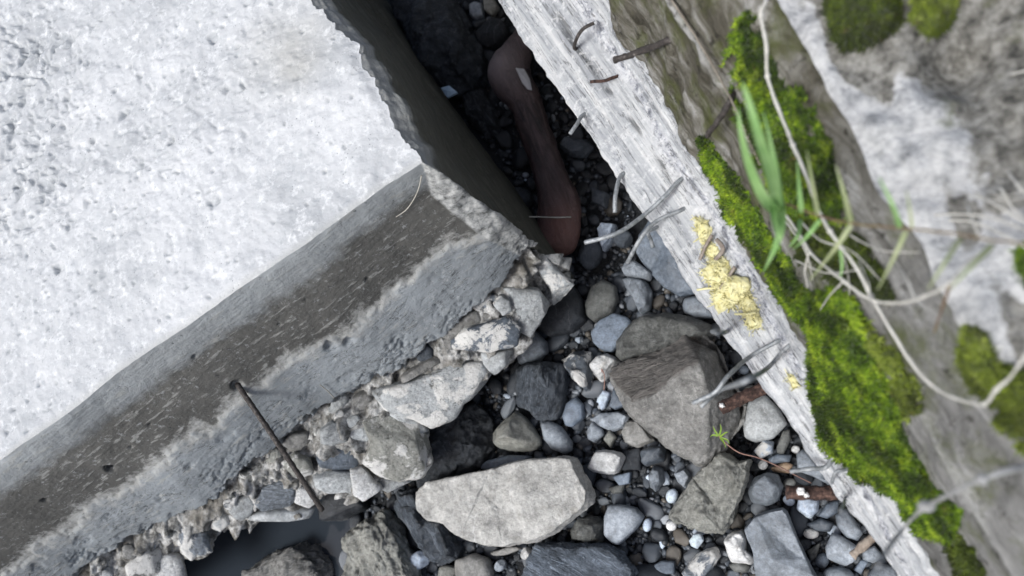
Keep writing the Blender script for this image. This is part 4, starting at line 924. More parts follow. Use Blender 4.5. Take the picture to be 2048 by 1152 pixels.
BS('dark grey slate stone beside the bent short wire', [(1119, 294), (1131, 278), (1175, 281), (1186, 294), (1169, 310), (1141, 312)], 'mid', 'plain', h=.02, z=.025, e=.55, cuts=1)
BS('pale blue pointed stone under the long straight wire', [(1196, 459), (1206, 446), (1233, 450), (1224, 481), (1206, 502), (1198, 480)], 'bluewhite', 'plain', h=.018, z=.025, e=.5, cuts=2, level=4)
BS('dark square stone in the gap above the long straight wire', [(1185, 376), (1221, 390), (1214, 418), (1185, 405)], 'mid', 'plain', h=.016, z=.018, e=.5, cuts=1, level=4)
BS('dark stone between the two long wires', ell(1246, 478, 20, 18, 0), 'mid', 'plain', h=.016, z=.018, e=.6, cuts=1, level=4)
BS('dark oblong cobble beside the lower end of the driftwood', ell(1181, 507, 23, 32, 12), 'mid', 'plain', h=.024, z=.022, e=.65, cuts=1)
BS('huge dark bluish boulder deep in the gap', [(790, 11), (858, -20), (913, 0), (936, 45), (947, 74), (962, 97), (962, 147), (946, 178), (914, 186), (869, 175), (840, 135), (810, 79)], 'deepblue', 'rough', h=.09, z=.07, e=.65, level=5, cuts=3, rough=.04, name='boulder')
BS('grey squarish stone high up in the gap', [(941, 12), (952, 6), (966, 10), (968, 34), (952, 40), (941, 32)], 'lightgrey', 'plain', h=.016, z=.02, e=.5, cuts=0, level=4)
BS('olive stone beside the ledge high up in the gap', [(968, 0), (985, -8), (999, 16), (985, 34), (970, 22)], 'tan', 'plain', h=.016, z=.018, e=.6, cuts=0, level=4)
BS('dark rough rock above the driftwood knob', ell(985, 68, 34, 26, -30), 'dark', 'rough', h=.03, z=.025, e=.6, cuts=2)
BS('dark slanting rock below the boulder in the gap', [(925, 190), (960, 178), (985, 215), (1000, 262), (975, 275), (940, 240)], 'dark', 'strata', h=.035, z=.03, e=.6, cuts=2, strata=(R_D(-60), 5, .04))
BS('dark stone lying against the middle of the driftwood', ell(1040, 395, 26, 20, 20), 'dark', 'plain', h=.02, z=.02, e=.65, cuts=1)
BS('blackish stone in the hollow under the ledge by the boulder', ell(1478, 718, 20, 17, 25), 'dark', 'plain', h=.018, z=.018, e=.7, cuts=1, level=4)
BS('small bluish pebble glimpsed under the ledge behind the wires', ell(1488, 740, 11, 9, 0), 'slate', 'smooth', h=.01, z=.03, e=.8, cuts=0, name='pebble', cat='pebble')
BS('tan-grey stone behind the thick rusty bar stub', ell(1500, 783, 16, 12, -20), 'olive', 'plain', h=.018, z=.02, e=.7, cuts=0, level=4)

# ------------------------------------------------------------------ stones bedded in the slab foot
def bedded(px, col, style, thick=.025, e=.55, cuts=2, lvl=4, label=None, push=0.0, strata=None, rough=.045):
    cx, cy = polyc(px); p, n = hit(BLK, cx, cy)
    if p is None: p = P(cx, cy, .17)
    v = _n(CAMP-p); n = _n(v*.75+_n(np.array([.45, -.65, .6]))*.6)
    p = p+v*(.003+push)
    a = _n(np.cross(n, [0, 0, 1.0])); b = np.cross(n, a)
    W = np.array([Ppl(x, y, p, n) for x, y in px])-p
    poly = np.stack([W @ a, W @ b], 1)
    if np.sum(poly[:, 0]*np.roll(poly[:, 1], -1)-np.roll(poly[:, 0], -1)*poly[:, 1]) < 0: pass
    me = stone_mesh('bedded_stone', poly, thick, thick*1.6, e=e, level=lvl, seed=int(cx*3+cy) % 9973, rough=rough, cuts=cuts, basis=np.stack([a, b, n]), strata=strata)
    o = child('bedded_stone', me, mat_stone({'lightgrey': 'chalk'}.get(col, col), style), block, p)
    if label: o['label'] = label
    return o
bedded([(1058, 514), (1080, 500), (1108, 529), (1128, 548), (1148, 566), (1134, 586), (1106, 613), (1098, 575)], 'pale', 'patch', .028, lvl=5, rough=.06)
bedded([(998, 576), (1024, 572), (1077, 578), (1104, 609), (1079, 645), (1061, 674), (1040, 662), (1027, 625)], 'pale', 'rough', .022, e=.45, lvl=5, label='pale wedge of stone with a chalky face')
bedded([(900, 686), (930, 655), (1016, 630), (1041, 652), (1034, 690), (967, 705), (902, 700)], 'slate', 'patch', .022, e=.5, lvl=5)
bedded([(960, 701), (1026, 698), (1015, 726), (988, 753), (965, 726)], 'pale', 'plain', .02, e=.5)
bedded([(736, 789), (791, 770), (848, 748), (906, 722), (963, 721), (988, 751), (961, 782), (927, 804), (911, 831), (862, 858), (829, 838), (772, 820)], 'pale', 'patch', .03, e=.5, lvl=5, label='long tan stone with a bleached lower half')
bedded([(724, 843), (760, 830), (837, 843), (854, 866), (867, 923), (846, 952), (799, 960), (753, 949), (724, 923), (743, 888)], 'tan', 'patch', .036, e=.6, lvl=5, label='rounded block of stone spotted with white', push=.012)
bedded([(632, 915), (657, 890), (718, 893), (728, 911), (720, 936), (669, 940), (638, 932)], 'slate', 'rough', .018)
bedded([(625, 954), (645, 939), (705, 942), (728, 1000), (697, 981), (657, 986), (630, 973)], 'lightgrey', 'rough', .02)
bedded([(700, 941), (725, 934), (761, 969), (771, 984), (733, 1006), (706, 989)], 'white', 'rough', .02, rough=.07)
bedded([(493, 1040), (511, 1022), (552, 1014), (601, 1014), (634, 1009), (622, 1034), (579, 1041)], 'pale', 'smooth', .022, e=.7, cuts=0, rough=.02)
bedded([(509, 1004), (525, 976), (560, 957), (593, 949), (603, 986), (581, 1010), (520, 1022)], 'grey', 'strata', .018, strata=(.3, 5, .05))
bedded([(594, 967), (623, 973), (635, 1002), (619, 1015), (588, 1004)], 'white', 'rough', .016, rough=.07)
bedded([(362, 1055), (390, 1044), (413, 1065), (427, 1101), (397, 1109), (386, 1121), (360, 1111)], 'grey', 'patch', .02, rough=.09, lvl=5)
bedded([(328, 1105), (362, 1106), (368, 1127), (375, 1160), (372, 1200), (310, 1200), (301, 1143)], 'white', 'rough', .022, rough=.06)
bedded([(690, 840), (715, 828), (735, 855), (742, 885), (722, 892), (700, 870)], 'lightgrey', 'rough', .016)
bedded([(870, 668), (900, 645), (940, 625), (975, 612), (985, 632), (935, 655), (900, 680)], 'brown', 'rough', .014)
bedded([(985, 608), (1000, 590), (1020, 600), (1024, 622), (1005, 632)], 'pale', 'patch', .014)
bedded([(705, 795), (735, 775), (750, 800), (735, 830), (712, 820)], 'brown', 'rough', .016)
bedded([(560, 925), (590, 905), (622, 915), (628, 945), (600, 955), (570, 948)], 'tan', 'patch', .02, e=.5)
bedded([(470, 1000), (500, 985), (514, 1005), (500, 1035), (475, 1040), (458, 1022)], 'pale', 'rough', .018, e=.5)
bedded([(425, 1040), (452, 1022), (462, 1045), (440, 1062), (420, 1060)], 'lightgrey', 'patch', .016, e=.5)
bedded([(560, 885), (585, 865), (615, 862), (625, 890), (590, 905)], 'brown', 'rough', .016)
bedded([(640, 860), (665, 842), (690, 850), (695, 880), (665, 890), (640, 885)], 'pale', 'rough', .018, e=.5)
bedded([(250, 1130), (285, 1100), (325, 1095), (330, 1130), (300, 1160), (260, 1165)], 'olive', 'patch', .02)
bedded([(800, 752), (840, 728), (880, 705), (895, 716), (850, 742), (805, 768)], 'brown', 'rough', .014)
bedded([(765, 815), (800, 822), (835, 840), (860, 860), (840, 866), (790, 842)], 'lightgrey', 'rough', .014)
bedded([(770, 955), (800, 958), (835, 955), (800, 972), (775, 985), (752, 972)], 'pale', 'rough', .014)
rng = np.random.RandomState(5)
F3w = np.array(F3); F4w = np.array(F4)
for k in range(34):
    x = rng.uniform(120, 1010); y3 = np.interp(x, F3w[:, 0], F3w[:, 1]); 
    y = y3+abs(rng.normal(0, 1))*38+8
    ymax = np.interp(x, [120, 372, 420, 500, 606, 662, 700, 770, 830, 860, 925, 1032], [1330, 1140, 1080, 1035, 1028, 975, 985, 970, 945, 850, 790, 715])
    if y > ymax-8 or y > 1165: continue
    if x > 640 and rng.rand() < .45 and y > y3+30: continue
    r = rng.choice([4, 5, 7, 12, 16, 20])*(1.15 if x < 600 else .9)
    po = np.array(ell(0, 0, r*rng.uniform(1.1, 2.0), r, rng.uniform(0, 180), 7))*rng.uniform(.65, 1.2, (7, 1))+np.array([x, y])
    bedded([tuple(q) for q in po], rng.choice(['pale', 'tan', 'mid', 'brown', 'olive', 'grey', 'brown']), rng.choice(['rough', 'patch', 'rough']), r*.0006, e=.4, cuts=4, lvl=3, rough=.12, push=-.008)
# reinforcing bar and root that belong to the slab
p0 = onblock(474, 768); p0b = p0-_n(CAMP-p0)*.03
pe = P(645, 1021, .33); bar = np.array([p0b, p0]+[p0+(pe-p0)*t+np.array([.006, .004, .012])*math.sin(math.pi*t) for t in (.2, .4, .6, .8)]+[pe])
barm = tube_mesh('rebar', resample(smooth_line(bar, 6), n=70), 5.4*pxsize(bar[3]), 8, .0006, 3, rib=.016)
child('rebar', barm, mat_darkrust(), block)['label'] = 'long dark reinforcing bar hanging from the slab side'
rt = np.array([onblock(x, y, .006) for x, y in [(843, 352), (838, 375), (828, 398), (812, 420), (792, 434)]])
child('root_fibre', tube_mesh('root_fibre', smooth_line(rt), .0010, 6), mat_flat('dry_root', (.28, .26, .22), (.5, .48, .43)), block)
rt = np.array([onblock(x, y, .006) for x, y in [(640, 770), (655, 782), (668, 796)]])
child('root_fibre', tube_mesh('root_fibre', smooth_line(rt), .0011, 6), bpy.data.materials['dry_root'], block)

# ================================================================== DRIFTWOOD, FLAKES IN THE GAP
sp = [(1052, 40, 12), (1046, 70, 20), (1034, 105, 32), (1020, 138, 44), (1024, 162, 44), (1044, 192, 36), (1062, 240, 31), (1080, 295, 31), (1098, 345, 34), (1115, 395, 40), (1120, 435, 45), (1117, 468, 45), (1108, 495, 34), (1102, 512, 12)]
zs = np.interp(np.arange(len(sp)), [0, 3, 7, 13], [.10, .11, .085, .08])
lp = np.array([P(x, y, z) for (x, y, r), z in zip(sp, zs)]); lr = np.array([r*pxsize(p) for (x, y, r), p in zip(sp, lp)])
lc = smooth_line(np.c_[lp, lr], 8)
me = tube_mesh('driftwood', lc[:, :3], np.maximum(lc[:, 3], .004), 22, 0, 0, flat=.8)
co = np.array([v.co[:] for v in me.vertices]); cc_ = fbm(co*16, 3, 81)*.010+fbm(co*60, 3, 82)*.002
ctr = lc[np.argmin(((co[:, None, :]-lc[None, :, :3])**2).sum(2), 1), :3]; nn = co-ctr; nn /= np.linalg.norm(nn, axis=1)[:, None]+1e-9
co = co+nn*cc_[:, None]; me.vertices.foreach_set('co', co.astype(np.float32).ravel()); me.update()
kr = P(1125, 470, .1); attr(me, 'red', .8*np.exp(-((co[:, :2]-kr[:2])**2).sum(1)/.07**2)); kn = P(992, 140, .12); attr(me, 'pale', .9*np.exp(-((co[:, :2]-kn[:2])**2).sum(1)/.065**2))
lo_ = link('driftwood_branch', me, mat_log()); tag(lo_, 'smooth reddish-brown driftwood branch with a knobbed end lying in the gap', 'driftwood')
LOG = BVHTree.FromPolygons([tuple(v) for v in co], [tuple(p.vertices) for p in me.polygons])
OCC.append(np.array([(1030, 50), (1000, 110), (970, 145), (985, 185), (1020, 195), (1050, 300), (1080, 400), (1060, 470), (1080, 520), (1150, 500), (1165, 430), (1140, 340), (1100, 220), (1065, 90)], float))
def flake_mesh(name, W, t):
    W = np.asarray(W); c = W.mean(0); n = np.cross(W[1]-W[0], W[2]-W[0]); n = _n(n); n = n if n[2] > 0 else -n
    k = len(W); V = list(W+n*t)+list(W)+[c+n*t*1.8]
    F = [(2*k, i, (i+1) % k) for i in range(k)]+[(i, k+i, k+(i+1) % k, (i+1) % k) for i in range(k)]+[tuple(range(2*k-1, k-1, -1))]
    m = bpy.data.meshes.new(name); m.from_pydata([tuple(v) for v in V], [], F); m.update(); return m
def onlog(x, y, off=.003):
    p, n = hit(LOG, x, y); p = P(x, y, .1) if p is None else p; return p+_n(CAMP-p)*off
fk = link('bark_flake', flake_mesh('bark_flake', [onlog(x, y, .006) for x, y in [(1031, 137), (1047, 139), (1058, 158), (1063, 181), (1055, 179), (1044, 166)]], .003), mat_flat('pale_flake', (.42, .42, .44), (.58, .58, .60))); tag(fk, 'white flake lying on the knob of the driftwood', 'flake')
sh = link('plastic_shard', flake_mesh('plastic_shard', [P(x, y, .15) for x, y in [(884, 178), (900, 173), (917, 187), (897, 197), (892, 192)]], .006), mat_flat('pale_blue_plastic', (.26, .36, .46), (.40, .50, .60), 60, .35, .1)); tag(sh, 'small square pale blue shard resting below the dark boulder', 'shard')
st_ = link('straw', tube_mesh('straw', np.array([P(1027, 433, .17), onlog(1080, 434, .012), onlog(1112, 435, .006), onlog(1142, 434, .004)]), .0017, 6), mat_flat('pale_straw', (.34, .33, .29), (.5, .49, .45))); tag(st_, 'thin pale straw lying across the driftwood end', 'straw')

# ================================================================== METAL IN THE WALL
MW = mat_wire(); MR = mat_rust(); MDR = mat_darkrust() if False else bpy.data.materials['blackened_steel']
def wallwire(name, pts, w, mat=MW, seg=8, rough=0.0, rib=None, label=None, zr=None):
    """pts: (x, y, lift) lift = fraction towards the camera, or ('z', height) when past the ledge"""
    W = []
    for x, y, h in pts:
        W.append(P(x, y, h[1]) if isinstance(h, tuple) else onwall(x, y, h))
    W = np.array(W); first = W[0]-wn_*(-.02)
    W = np.vstack([W[0]+wn_*.025+np.array([0, 0, -.012]), W]); L = resample(smooth_line(W, 8), n=max(20, len(W)*8))
    me = tube_mesh(name, L, w*.5*pxsize(W[1]), seg, rough, 7, rib)
    o = child(name, me, mat, wall)
    if label: o['label'] = label
    return o
Z = lambda h: ('z', h)
wallwire('tie_wire', [(1166, 230, .004), (1154, 248, Z(.585)), (1140, 268, Z(.59))], 8)
wallwire('tie_wire', [(1243, 350, .004), (1234, 374, Z(.57)), (1230, 400, Z(.57)), (1230, 425, Z(.565))], 9)
wallwire('tie_wire', [(1360, 360, .004), (1332, 390, .02), (1292, 427, .035), (1235, 466, Z(.62)), (1170, 485, Z(.61))], 9.5, label='longest single wire reaching over the gap')
wallwire('tie_wire', [(1358, 422, .004), (1312, 443, .025), (1282, 476, Z(.59)), (1255, 525, Z(.55))], 9)
wallwire('tie_wire', [(1297, 463, Z(.56)), (1301, 478, Z(.55)), (1306, 494, Z(.54))], 8)
wallwire('tie_wire', [(1452, 664, .006), (1440, 664, .012), (1424, 663, Z(.575))], 9)
wallwire('tie_wire', [(1554, 683, .004), (1502, 712, .03), (1458, 750, Z(.645)), (1430, 784, Z(.645)), (1386, 806, Z(.63))], 9, label='upper of two twisted wires')
wallwire('tie_wire', [(1576, 692, .004), (1540, 732, .03), (1494, 760, .04), (1446, 778, Z(.63)), (1420, 796, Z(.63)), (1402, 814, Z(.63))], 9)
wallwire('tie_wire', [(1668, 914, .006), (1652, 934, .012), (1620, 938, Z(.58)), (1581, 943, Z(.57))], 9.5, label='white-painted bent wire')
wallwire('tie_wire', [(1692, 938, .012), (1672, 944, .03), (1664, 965, .02)], 7)
wallwire('tie_wire', [(1688, 985, .006), (1690, 998, .02), (1682, 1022, .015)], 6)
wallwire('tie_wire', [(1150, 98, .002), (1153, 78, .03), (1166, 58, .035), (1188, 46, .03)], 7, MDR)
wallwire('rebar_stub', [(1228, 155, .002), (1210, 161, .02), (1180, 164, .03)], 7, MR, 8, .001)
wallwire('rebar_stub', [(1590, 747, Z(.48)), (1530, 775, Z(.49)), (1440, 817, Z(.50))], 25, MR, 14, .0012, .02, label='thick rust-brown bar with a white crumb on it')
wallwire('rebar_stub', [(1740, 985, Z(.49)), (1680, 986, Z(.50)), (1572, 985, Z(.51))], 27, MR, 14, .0012, .02, label='widest rusty bar, white fleck on top')
wallwire('rebar_stub', [(1770, 1056, Z(.48)), (1738, 1082, Z(.49)), (1704, 1112, Z(.49))], 17, mat_flat('wrapped_rust', (.10, .07, .05), (.42, .36, .30)), 10, .003)
wallwire('rebar_stub', [(1338, 80, .0), (1290, 100, .06), (1230, 120, .10)], 14, MDR, 10, .0015, .016)
wallwire('rebar_stub', [(1468, 190, .0), (1448, 225, .05), (1414, 272, .07)], 12, MDR, 10, .0015, .016)
wf = mat_flat('chalk_white', (.6, .59, .57), (.74, .73, .71))
for (x, y, z, r, seed) in [(1444, 811, .512, 5, 3), (1602, 983, .525, 8, 4), (1613, 990, .523, 5, 6)]:
    p = P(x, y, z); D, F = ico(3); V = D*(r*pxsize(p))*np.array([1, .8, .5]); V = V+D*(fbm(D*2.4+seed, 3, seed)*.004)[:, None]
    child('white_crumb', mesh_arrays('white_crumb', V, F), wf, wall, p)
# yellow crumbly foam stuck on the ledge
def foam(px, seed, thick=.012, nf=160):
    cx, cy = polyc(px); p, n = hit(WALLBVH, cx, cy); a = _n(np.cross(n, [0, 0, 1.0]) if abs(n[2]) < .97 else np.array([1.0, 0, 0])); a = _n(a-n*np.dot(a, n)); b = np.cross(n, a)
    W = np.array([Ppl(x, y, p, n) for x, y in px])-p; poly = np.stack([W @ a, W @ b], 1)
    me = stone_mesh('foam_patch', poly, thick, thick, e=.6, level=4, seed=seed, rough=.16, cuts=3, basis=np.stack([a, b, n]))
    o = child('foam_patch', me, MY, wall, p)
    rg = np.random.RandomState(seed); V = []; F = []
    co = np.array([v.co[:] for v in me.vertices]); nv = np.array([v.normal[:] for v in me.vertices])
    idx = [i for i in range(len(co)) if np.dot(co[i], n) > -.002]
    for k in range(nf):
        i = rg.choice(idx); d = _n(nv[i]*.6+rg.normal(0, .8, 3)); d = _n(d-n*min(0, np.dot(d, n))*1.2); L = rg.uniform(.004, .013); s = _n(np.cross(d, rg.normal(0, 1, 3)))*rg.uniform(.0007, .0016)
        c0 = len(V); V += [co[i]-s, co[i]+s, co[i]+d*L+s*.5+n*.001, co[i]+d*L-s*.5]; F.append((c0, c0+1, c0+2, c0+3))
    fm = mesh_arrays('fibres', np.array(V), np.array(F), False); f = link('fibres', fm, MY, o); f['kind'] = 'stuff'
    return o
MY = mat_flat('sulphur_yellow_foam', (.52, .47, .20), (.74, .71, .46), 90, .9, .6)
foam([(1390, 432), (1408, 438), (1422, 455), (1420, 478), (1408, 492), (1400, 470)], 91, .010, 90)
foam([(1404, 552), (1420, 528), (1442, 512), (1462, 528), (1466, 552), (1446, 572), (1420, 566)], 92, .013, 180)
foam([(1432, 570), (1452, 556), (1486, 560), (1494, 580), (1480, 604), (1460, 618), (1442, 640), (1438, 605)], 93, .014, 220)
foam([(1492, 608), (1512, 600), (1526, 640), (1520, 660), (1502, 662)], 94, .010, 120)
foam([(1468, 556), (1492, 566), (1512, 600), (1520, 625), (1500, 625), (1484, 604)], 96, .010, 140)
foam([(1408, 485), (1424, 480), (1446, 505), (1434, 520), (1414, 512)], 97, .007, 80)
foam([(1578, 752), (1596, 748), (1606, 768), (1590, 776)], 95, .007, 50)
for pts, w in (([(1430, 520), (1446, 498), (1432, 478)], 9), ([(1440, 578), (1456, 556), (1470, 534)], 8), ([(1400, 520), (1410, 495), (1424, 470)], 7)):
    W = np.array([onwall(x, y, .012) for x, y in pts]); child('wood_splinter', tube_mesh('wood_splinter', smooth_line(W, 5), w*.5*pxsize(W[0]), 6, .001, 5, None, .4), mat_flat('grey_splinter', (.13, .10, .08), (.34, .30, .26)), wall)
for pts in ([(1394, 580), (1412, 577), (1432, 576)], [(1470, 628), (1492, 628), (1512, 625)]):
    W = np.array([onwall(x, y, .014) for x, y in pts]); child('foam_strand', tube_mesh('foam_strand', smooth_line(W, 5), .0018, 6), MY, wall)

# ================================================================== MOSS
MM1 = mat_moss('bright_moss', (.006, .016, .001), (.026, .065, .003), (.08, .165, .008))
MM2 = mat_moss('dark_moss', (.022, .034, .004), (.055, .085, .008), (.11, .15, .018))
MM3 = mat_moss('yellow_moss', (.06, .08, .008), (.17, .22, .020), (.30, .37, .06))
SHOOT = {'bright_moss': mat_moss('bright_moss_shoots', (.024, .050, .002), (.12, .215, .007), (.36, .48, .03)), 'dark_moss': mat_moss('dark_moss_shoots', (.035, .05, .006), (.08, .115, .012), (.17, .21, .03)), 'yellow_moss': mat_moss('yellow_moss_shoots', (.08, .11, .010), (.20, .26, .028), (.36, .42, .09))}  # shoots lighter than the cushions beneath: depth shading put into the colour
def moss(label, px, thick, seed, n, mat=MM1, push=.0, dw=40, holes=.0, blade=.008, step=3.5):
    """a mat of moss grown over the wall surface: its margin is ragged, it thickens away from the margin and has lumps"""
    px = np.asarray(px, float); x0, y0 = px.min(0)-25; x1, y1 = px.max(0)+25
    gx_ = np.arange(x0, x1, step); gy_ = np.arange(y0, y1, step); X, Y = np.meshgrid(gx_, gy_, indexing='ij'); q = np.stack([X.ravel()/30, Y.ravel()/30, np.full(X.size, seed*1.3)], 1)
    sdf = seg_dist(X, Y, px)+(fbm(q, 4, seed)*13+fbm(q*4, 3, seed+1)*6).reshape(X.shape)
    sdf = sdf-holes*np.clip(fbm(q*1.4, 3, seed+4).reshape(X.shape)-.12, 0, 1)*260
    idx = -np.ones(X.shape, int); V = []; SD = []
    for i_, j_ in zip(*np.where(sdf > -16)):
        p, nn = hit(WALLBVH, X[i_, j_], Y[i_, j_])
        if p is None: continue
        idx[i_, j_] = len(V); V.append(p); SD.append(sdf[i_, j_])
    V = np.array(V); SD = np.array(SD); base = V.mean(0)
    view = CAMP-V; view /= np.linalg.norm(view, axis=1)[:, None]; dr = view*.6+np.array([0, 0, .5]); dr /= np.linalg.norm(dr, axis=1)[:, None]
    b1, b2, _b = worley(V*60, seed); b3, b4, _b = worley(V*26+3, seed+2); ramp_ = np.clip(SD/dw, 0, 1)**.55
    h = thick*ramp_*(.75+.5*fbm(V*16, 3, seed+3))+((.55-b1)*.010+(.55-b3)*.034)*np.clip(SD/14, 0, 1)+fbm(V*120, 2, seed+6)*.002+push*ramp_
    h = np.where(SD > 0, np.maximum(h, .0012), -.002); V = V+dr*h[:, None]-base
    a, b, c, d = idx[:-1, :-1], idx[1:, :-1], idx[1:, 1:], idx[:-1, 1:]; ok = (a >= 0) & (b >= 0) & (c >= 0) & (d >= 0)
    F = np.stack([a[ok], d[ok], c[ok], b[ok]], 1); F = F[(SD[F] > -1).any(1)]
    u, inv = np.unique(F, return_inverse=True); Fm = inv.reshape(F.shape)
    me = mesh_arrays('moss_cushion', V[u], Fm)
    o = link('moss_cushion', me, mat, loc=base); tag(o, label, 'moss', 'moss cushions on the wall')
    rg = np.random.RandomState(seed)
    A_, B_, C_ = V[F[:, 0]], V[F[:, 1]], V[F[:, 2]]; D_ = V[F[:, 3]]
    fn = np.cross(C_-A_, D_-B_); ar = np.linalg.norm(fn, axis=1); fn = fn/(ar[:, None]+1e-12); fn *= np.sign((fn*dr[F[:, 0]]).sum(1))[:, None]
    ar = ar*np.clip(.5+SD[F].mean(1)/14, .22, 1)
    k = rg.choice(len(F), n, p=ar/ar.sum()); r1 = rg.rand(n)[:, None]; r2 = rg.rand(n)[:, None]
    pt = (A_[k]*(1-r1)+B_[k]*r1)*(1-r2)+(D_[k]*(1-r1)+C_[k]*r1)*r2
    d = fn[k]*.9+rg.normal(0, .55, (n, 3)); d /= np.linalg.norm(d, axis=1)[:, None]; L = rg.uniform(.35, 1.25, n)*blade
    s = np.cross(d, rg.normal(0, 1, (n, 3))); s /= np.linalg.norm(s, axis=1)[:, None]; s *= (rg.uniform(.12, .24, n)*blade)[:, None]
    Vv = np.stack([pt-s, pt+s, pt+d*L[:, None]], 1).reshape(-1, 3)
    f = link('shoots', mesh_arrays('shoots', Vv, np.arange(3*n).reshape(-1, 3), False), SHOOT[mat.name], o); f['kind'] = 'stuff'
    return o
moss('big bulging bright green moss cushion overhanging the bleached ledge', [(1631, 585), (1620, 663), (1622, 776), (1638, 866), (1669, 916), (1728, 962), (1782, 988), (1818, 1036), (1840, 1072), (1900, 1080), (1929, 1022), (1857, 961), (1815, 889), (1790, 790), (1750, 704), (1718, 622), (1680, 575)], .040, 101, 30000, MM1, .01, 90)
moss('narrow green moss strip along the ledge beside the yellow foam', [(1398, 276), (1430, 286), (1484, 372), (1545, 474), (1606, 566), (1650, 622), (1632, 682), (1580, 622), (1528, 548), (1478, 478), (1436, 390), (1402, 320)], .018, 102, 11000, MM1, .0, 30)
moss('tall green moss patch behind the grass blades', [(1470, 40), (1500, 12), (1522, 60), (1560, 150), (1622, 205), (1662, 300), (1692, 380), (1705, 440), (1640, 452), (1580, 430), (1545, 380), (1508, 300), (1468, 210), (1453, 120)], .020, 103, 14000, MM1, .0, 40, .5)
moss('dull moss patch below the purple grass stem', [(1580, 440), (1650, 445), (1720, 470), (1765, 540), (1790, 600), (1720, 590), (1660, 560), (1600, 520)], .010, 104, 6000, MM2, .0, 30, 1.0)
moss('dark round moss clump at the top edge of the photo', [(1650, -30), (1660, 60), (1690, 100), (1740, 95), (1792, 60), (1800, -30)], .020, 105, 7000, MM2)
moss('small yellowish moss clump in the top corner beside the dark one', [(1825, -30), (1828, 40), (1860, 66), (1902, 40), (1915, -30)], .016, 106, 5000, MM3)
moss('sunny green moss clump where the dry stem bends back', [(1935, 640), (1925, 700), (1945, 770), (1985, 825), (2010, 858), (2050, 905), (2095, 860), (2070, 770), (2005, 725), (1965, 665)], .018, 107, 8000, MM3, .0, 30, .6)
moss('sliver of moss at the right edge under the purple stem', [(2036, 505), (2070, 480), (2100, 560), (2048, 575)], .012, 108, 2500, MM1)
moss('ragged moss trailing down to the bottom edge of the photo', [(1890, 1085), (1925, 1070), (1950, 1110), (1990, 1175), (1935, 1185), (1915, 1130)], .012, 109, 4500, MM2, .0, 20, .6)
moss('pale yellow-green moss film above the big cushion', [(1735, 640), (1780, 680), (1830, 770), (1850, 850), (1815, 840), (1785, 760), (1745, 700)], .008, 110, 5000, MM3, .0, 20, 1.0)

# ================================================================== WEEDS ON THE WALL
MG = mat_leaf('fresh_grass', (.22, .42, .13), (.38, .58, .24)); MP = mat_flat('pale_dry_stem', (.40, .385, .34), (.66, .64, .59), 60, .7, .4)
MPu = mat_flat('purple_green_stem', (.12, .055, .06), (.20, .17, .07), 18, .6, .2); MPg = mat_leaf('pale_grass', (.30, .36, .17), (.45, .48, .28))
def blade_mesh(name, W, w, tilt=0.0, fold=.25):
    W = smooth_line(np.asarray(W), 7); n = len(W); T = np.gradient(W, axis=0); V = []; F = []
    for i in range(n):
        t = i/(n-1); s = np.cross(T[i], CAMP-W[i]); s = _n(s); up = _n(np.cross(s, T[i])); up = up if np.dot(up, CAMP-W[i]) > 0 else -up
        s = _n(s*math.cos(tilt)+up*math.sin(tilt)); ww = w*.75*min(1, 3*t+.55)*(1-t**1.6)+.0004
        V += [W[i]-s*ww*.5+up*ww*fold, W[i], W[i]+s*ww*.5+up*ww*fold]
    for i in range(n-1):
        F += [(3*i, 3*i+1, 3*i+4, 3*i+3), (3*i+1, 3*i+2, 3*i+5, 3*i+4)]
    return mesh_arrays(name, np.array(V), np.array(F))
def weed(label, root_px, cat='grass', name='grass_weed'):
    o = empty(name, onwall(*root_px)); tag(o, label, cat); return o
def W3d(pts): return np.array([onwall(x, y, f) for x, y, f in pts])
def stem(parent, pts, w, mat, name='stem', seg=8):
    W = smooth_line(W3d(pts), 7); tt = np.linspace(0, 1, len(W)); rr_ = w*.40*pxsize(W[len(W)//2])*(1-.35*tt)*(1+.22*vnoise(np.stack([tt*len(W)*.45, tt*0+w, tt*0], 1), 5)); return child(name, tube_mesh(name, W, rr_, seg, .0007, 3), mat, parent)
def blade(parent, pts, w, mat, tilt=0.0):
    W = W3d(pts); return child('blade', blade_mesh('blade', W, w*pxsize(W[len(W)//2]), tilt), mat, parent)
# green tuft
gt = weed('broad bright green grass blades hanging over the mossy wall', (1556, 405), name='grass_tuft')
blade(gt, [(1556, 430, 0.145), (1545, 360, 0.261), (1520, 280, 0.334), (1496, 200, 0.360), (1484, 165, 0.360)], 36, MG)
blade(gt, [(1562, 430, 0.145), (1530, 400, 0.246), (1500, 335, 0.290), (1482, 265, 0.304), (1476, 215, 0.304)], 34, MG, 0.360)
blade(gt, [(1566, 425, 0.145), (1556, 360, 0.232), (1542, 290, 0.261), (1526, 222, 0.261)], 18, MG, -.3)
blade(gt, [(1560, 410, 0.145), (1562, 455, 0.217), (1548, 500, 0.261), (1526, 545, 0.261)], 26, MG)
blade(gt, [(1545, 395, 0.174), (1548, 440, 0.232), (1556, 475, 0.261), (1560, 505, 0.246)], 20, MG, 0.360)
blade(gt, [(1600, 440, 0.087), (1596, 470, 0.145), (1578, 495, 0.174)], 14, MG)
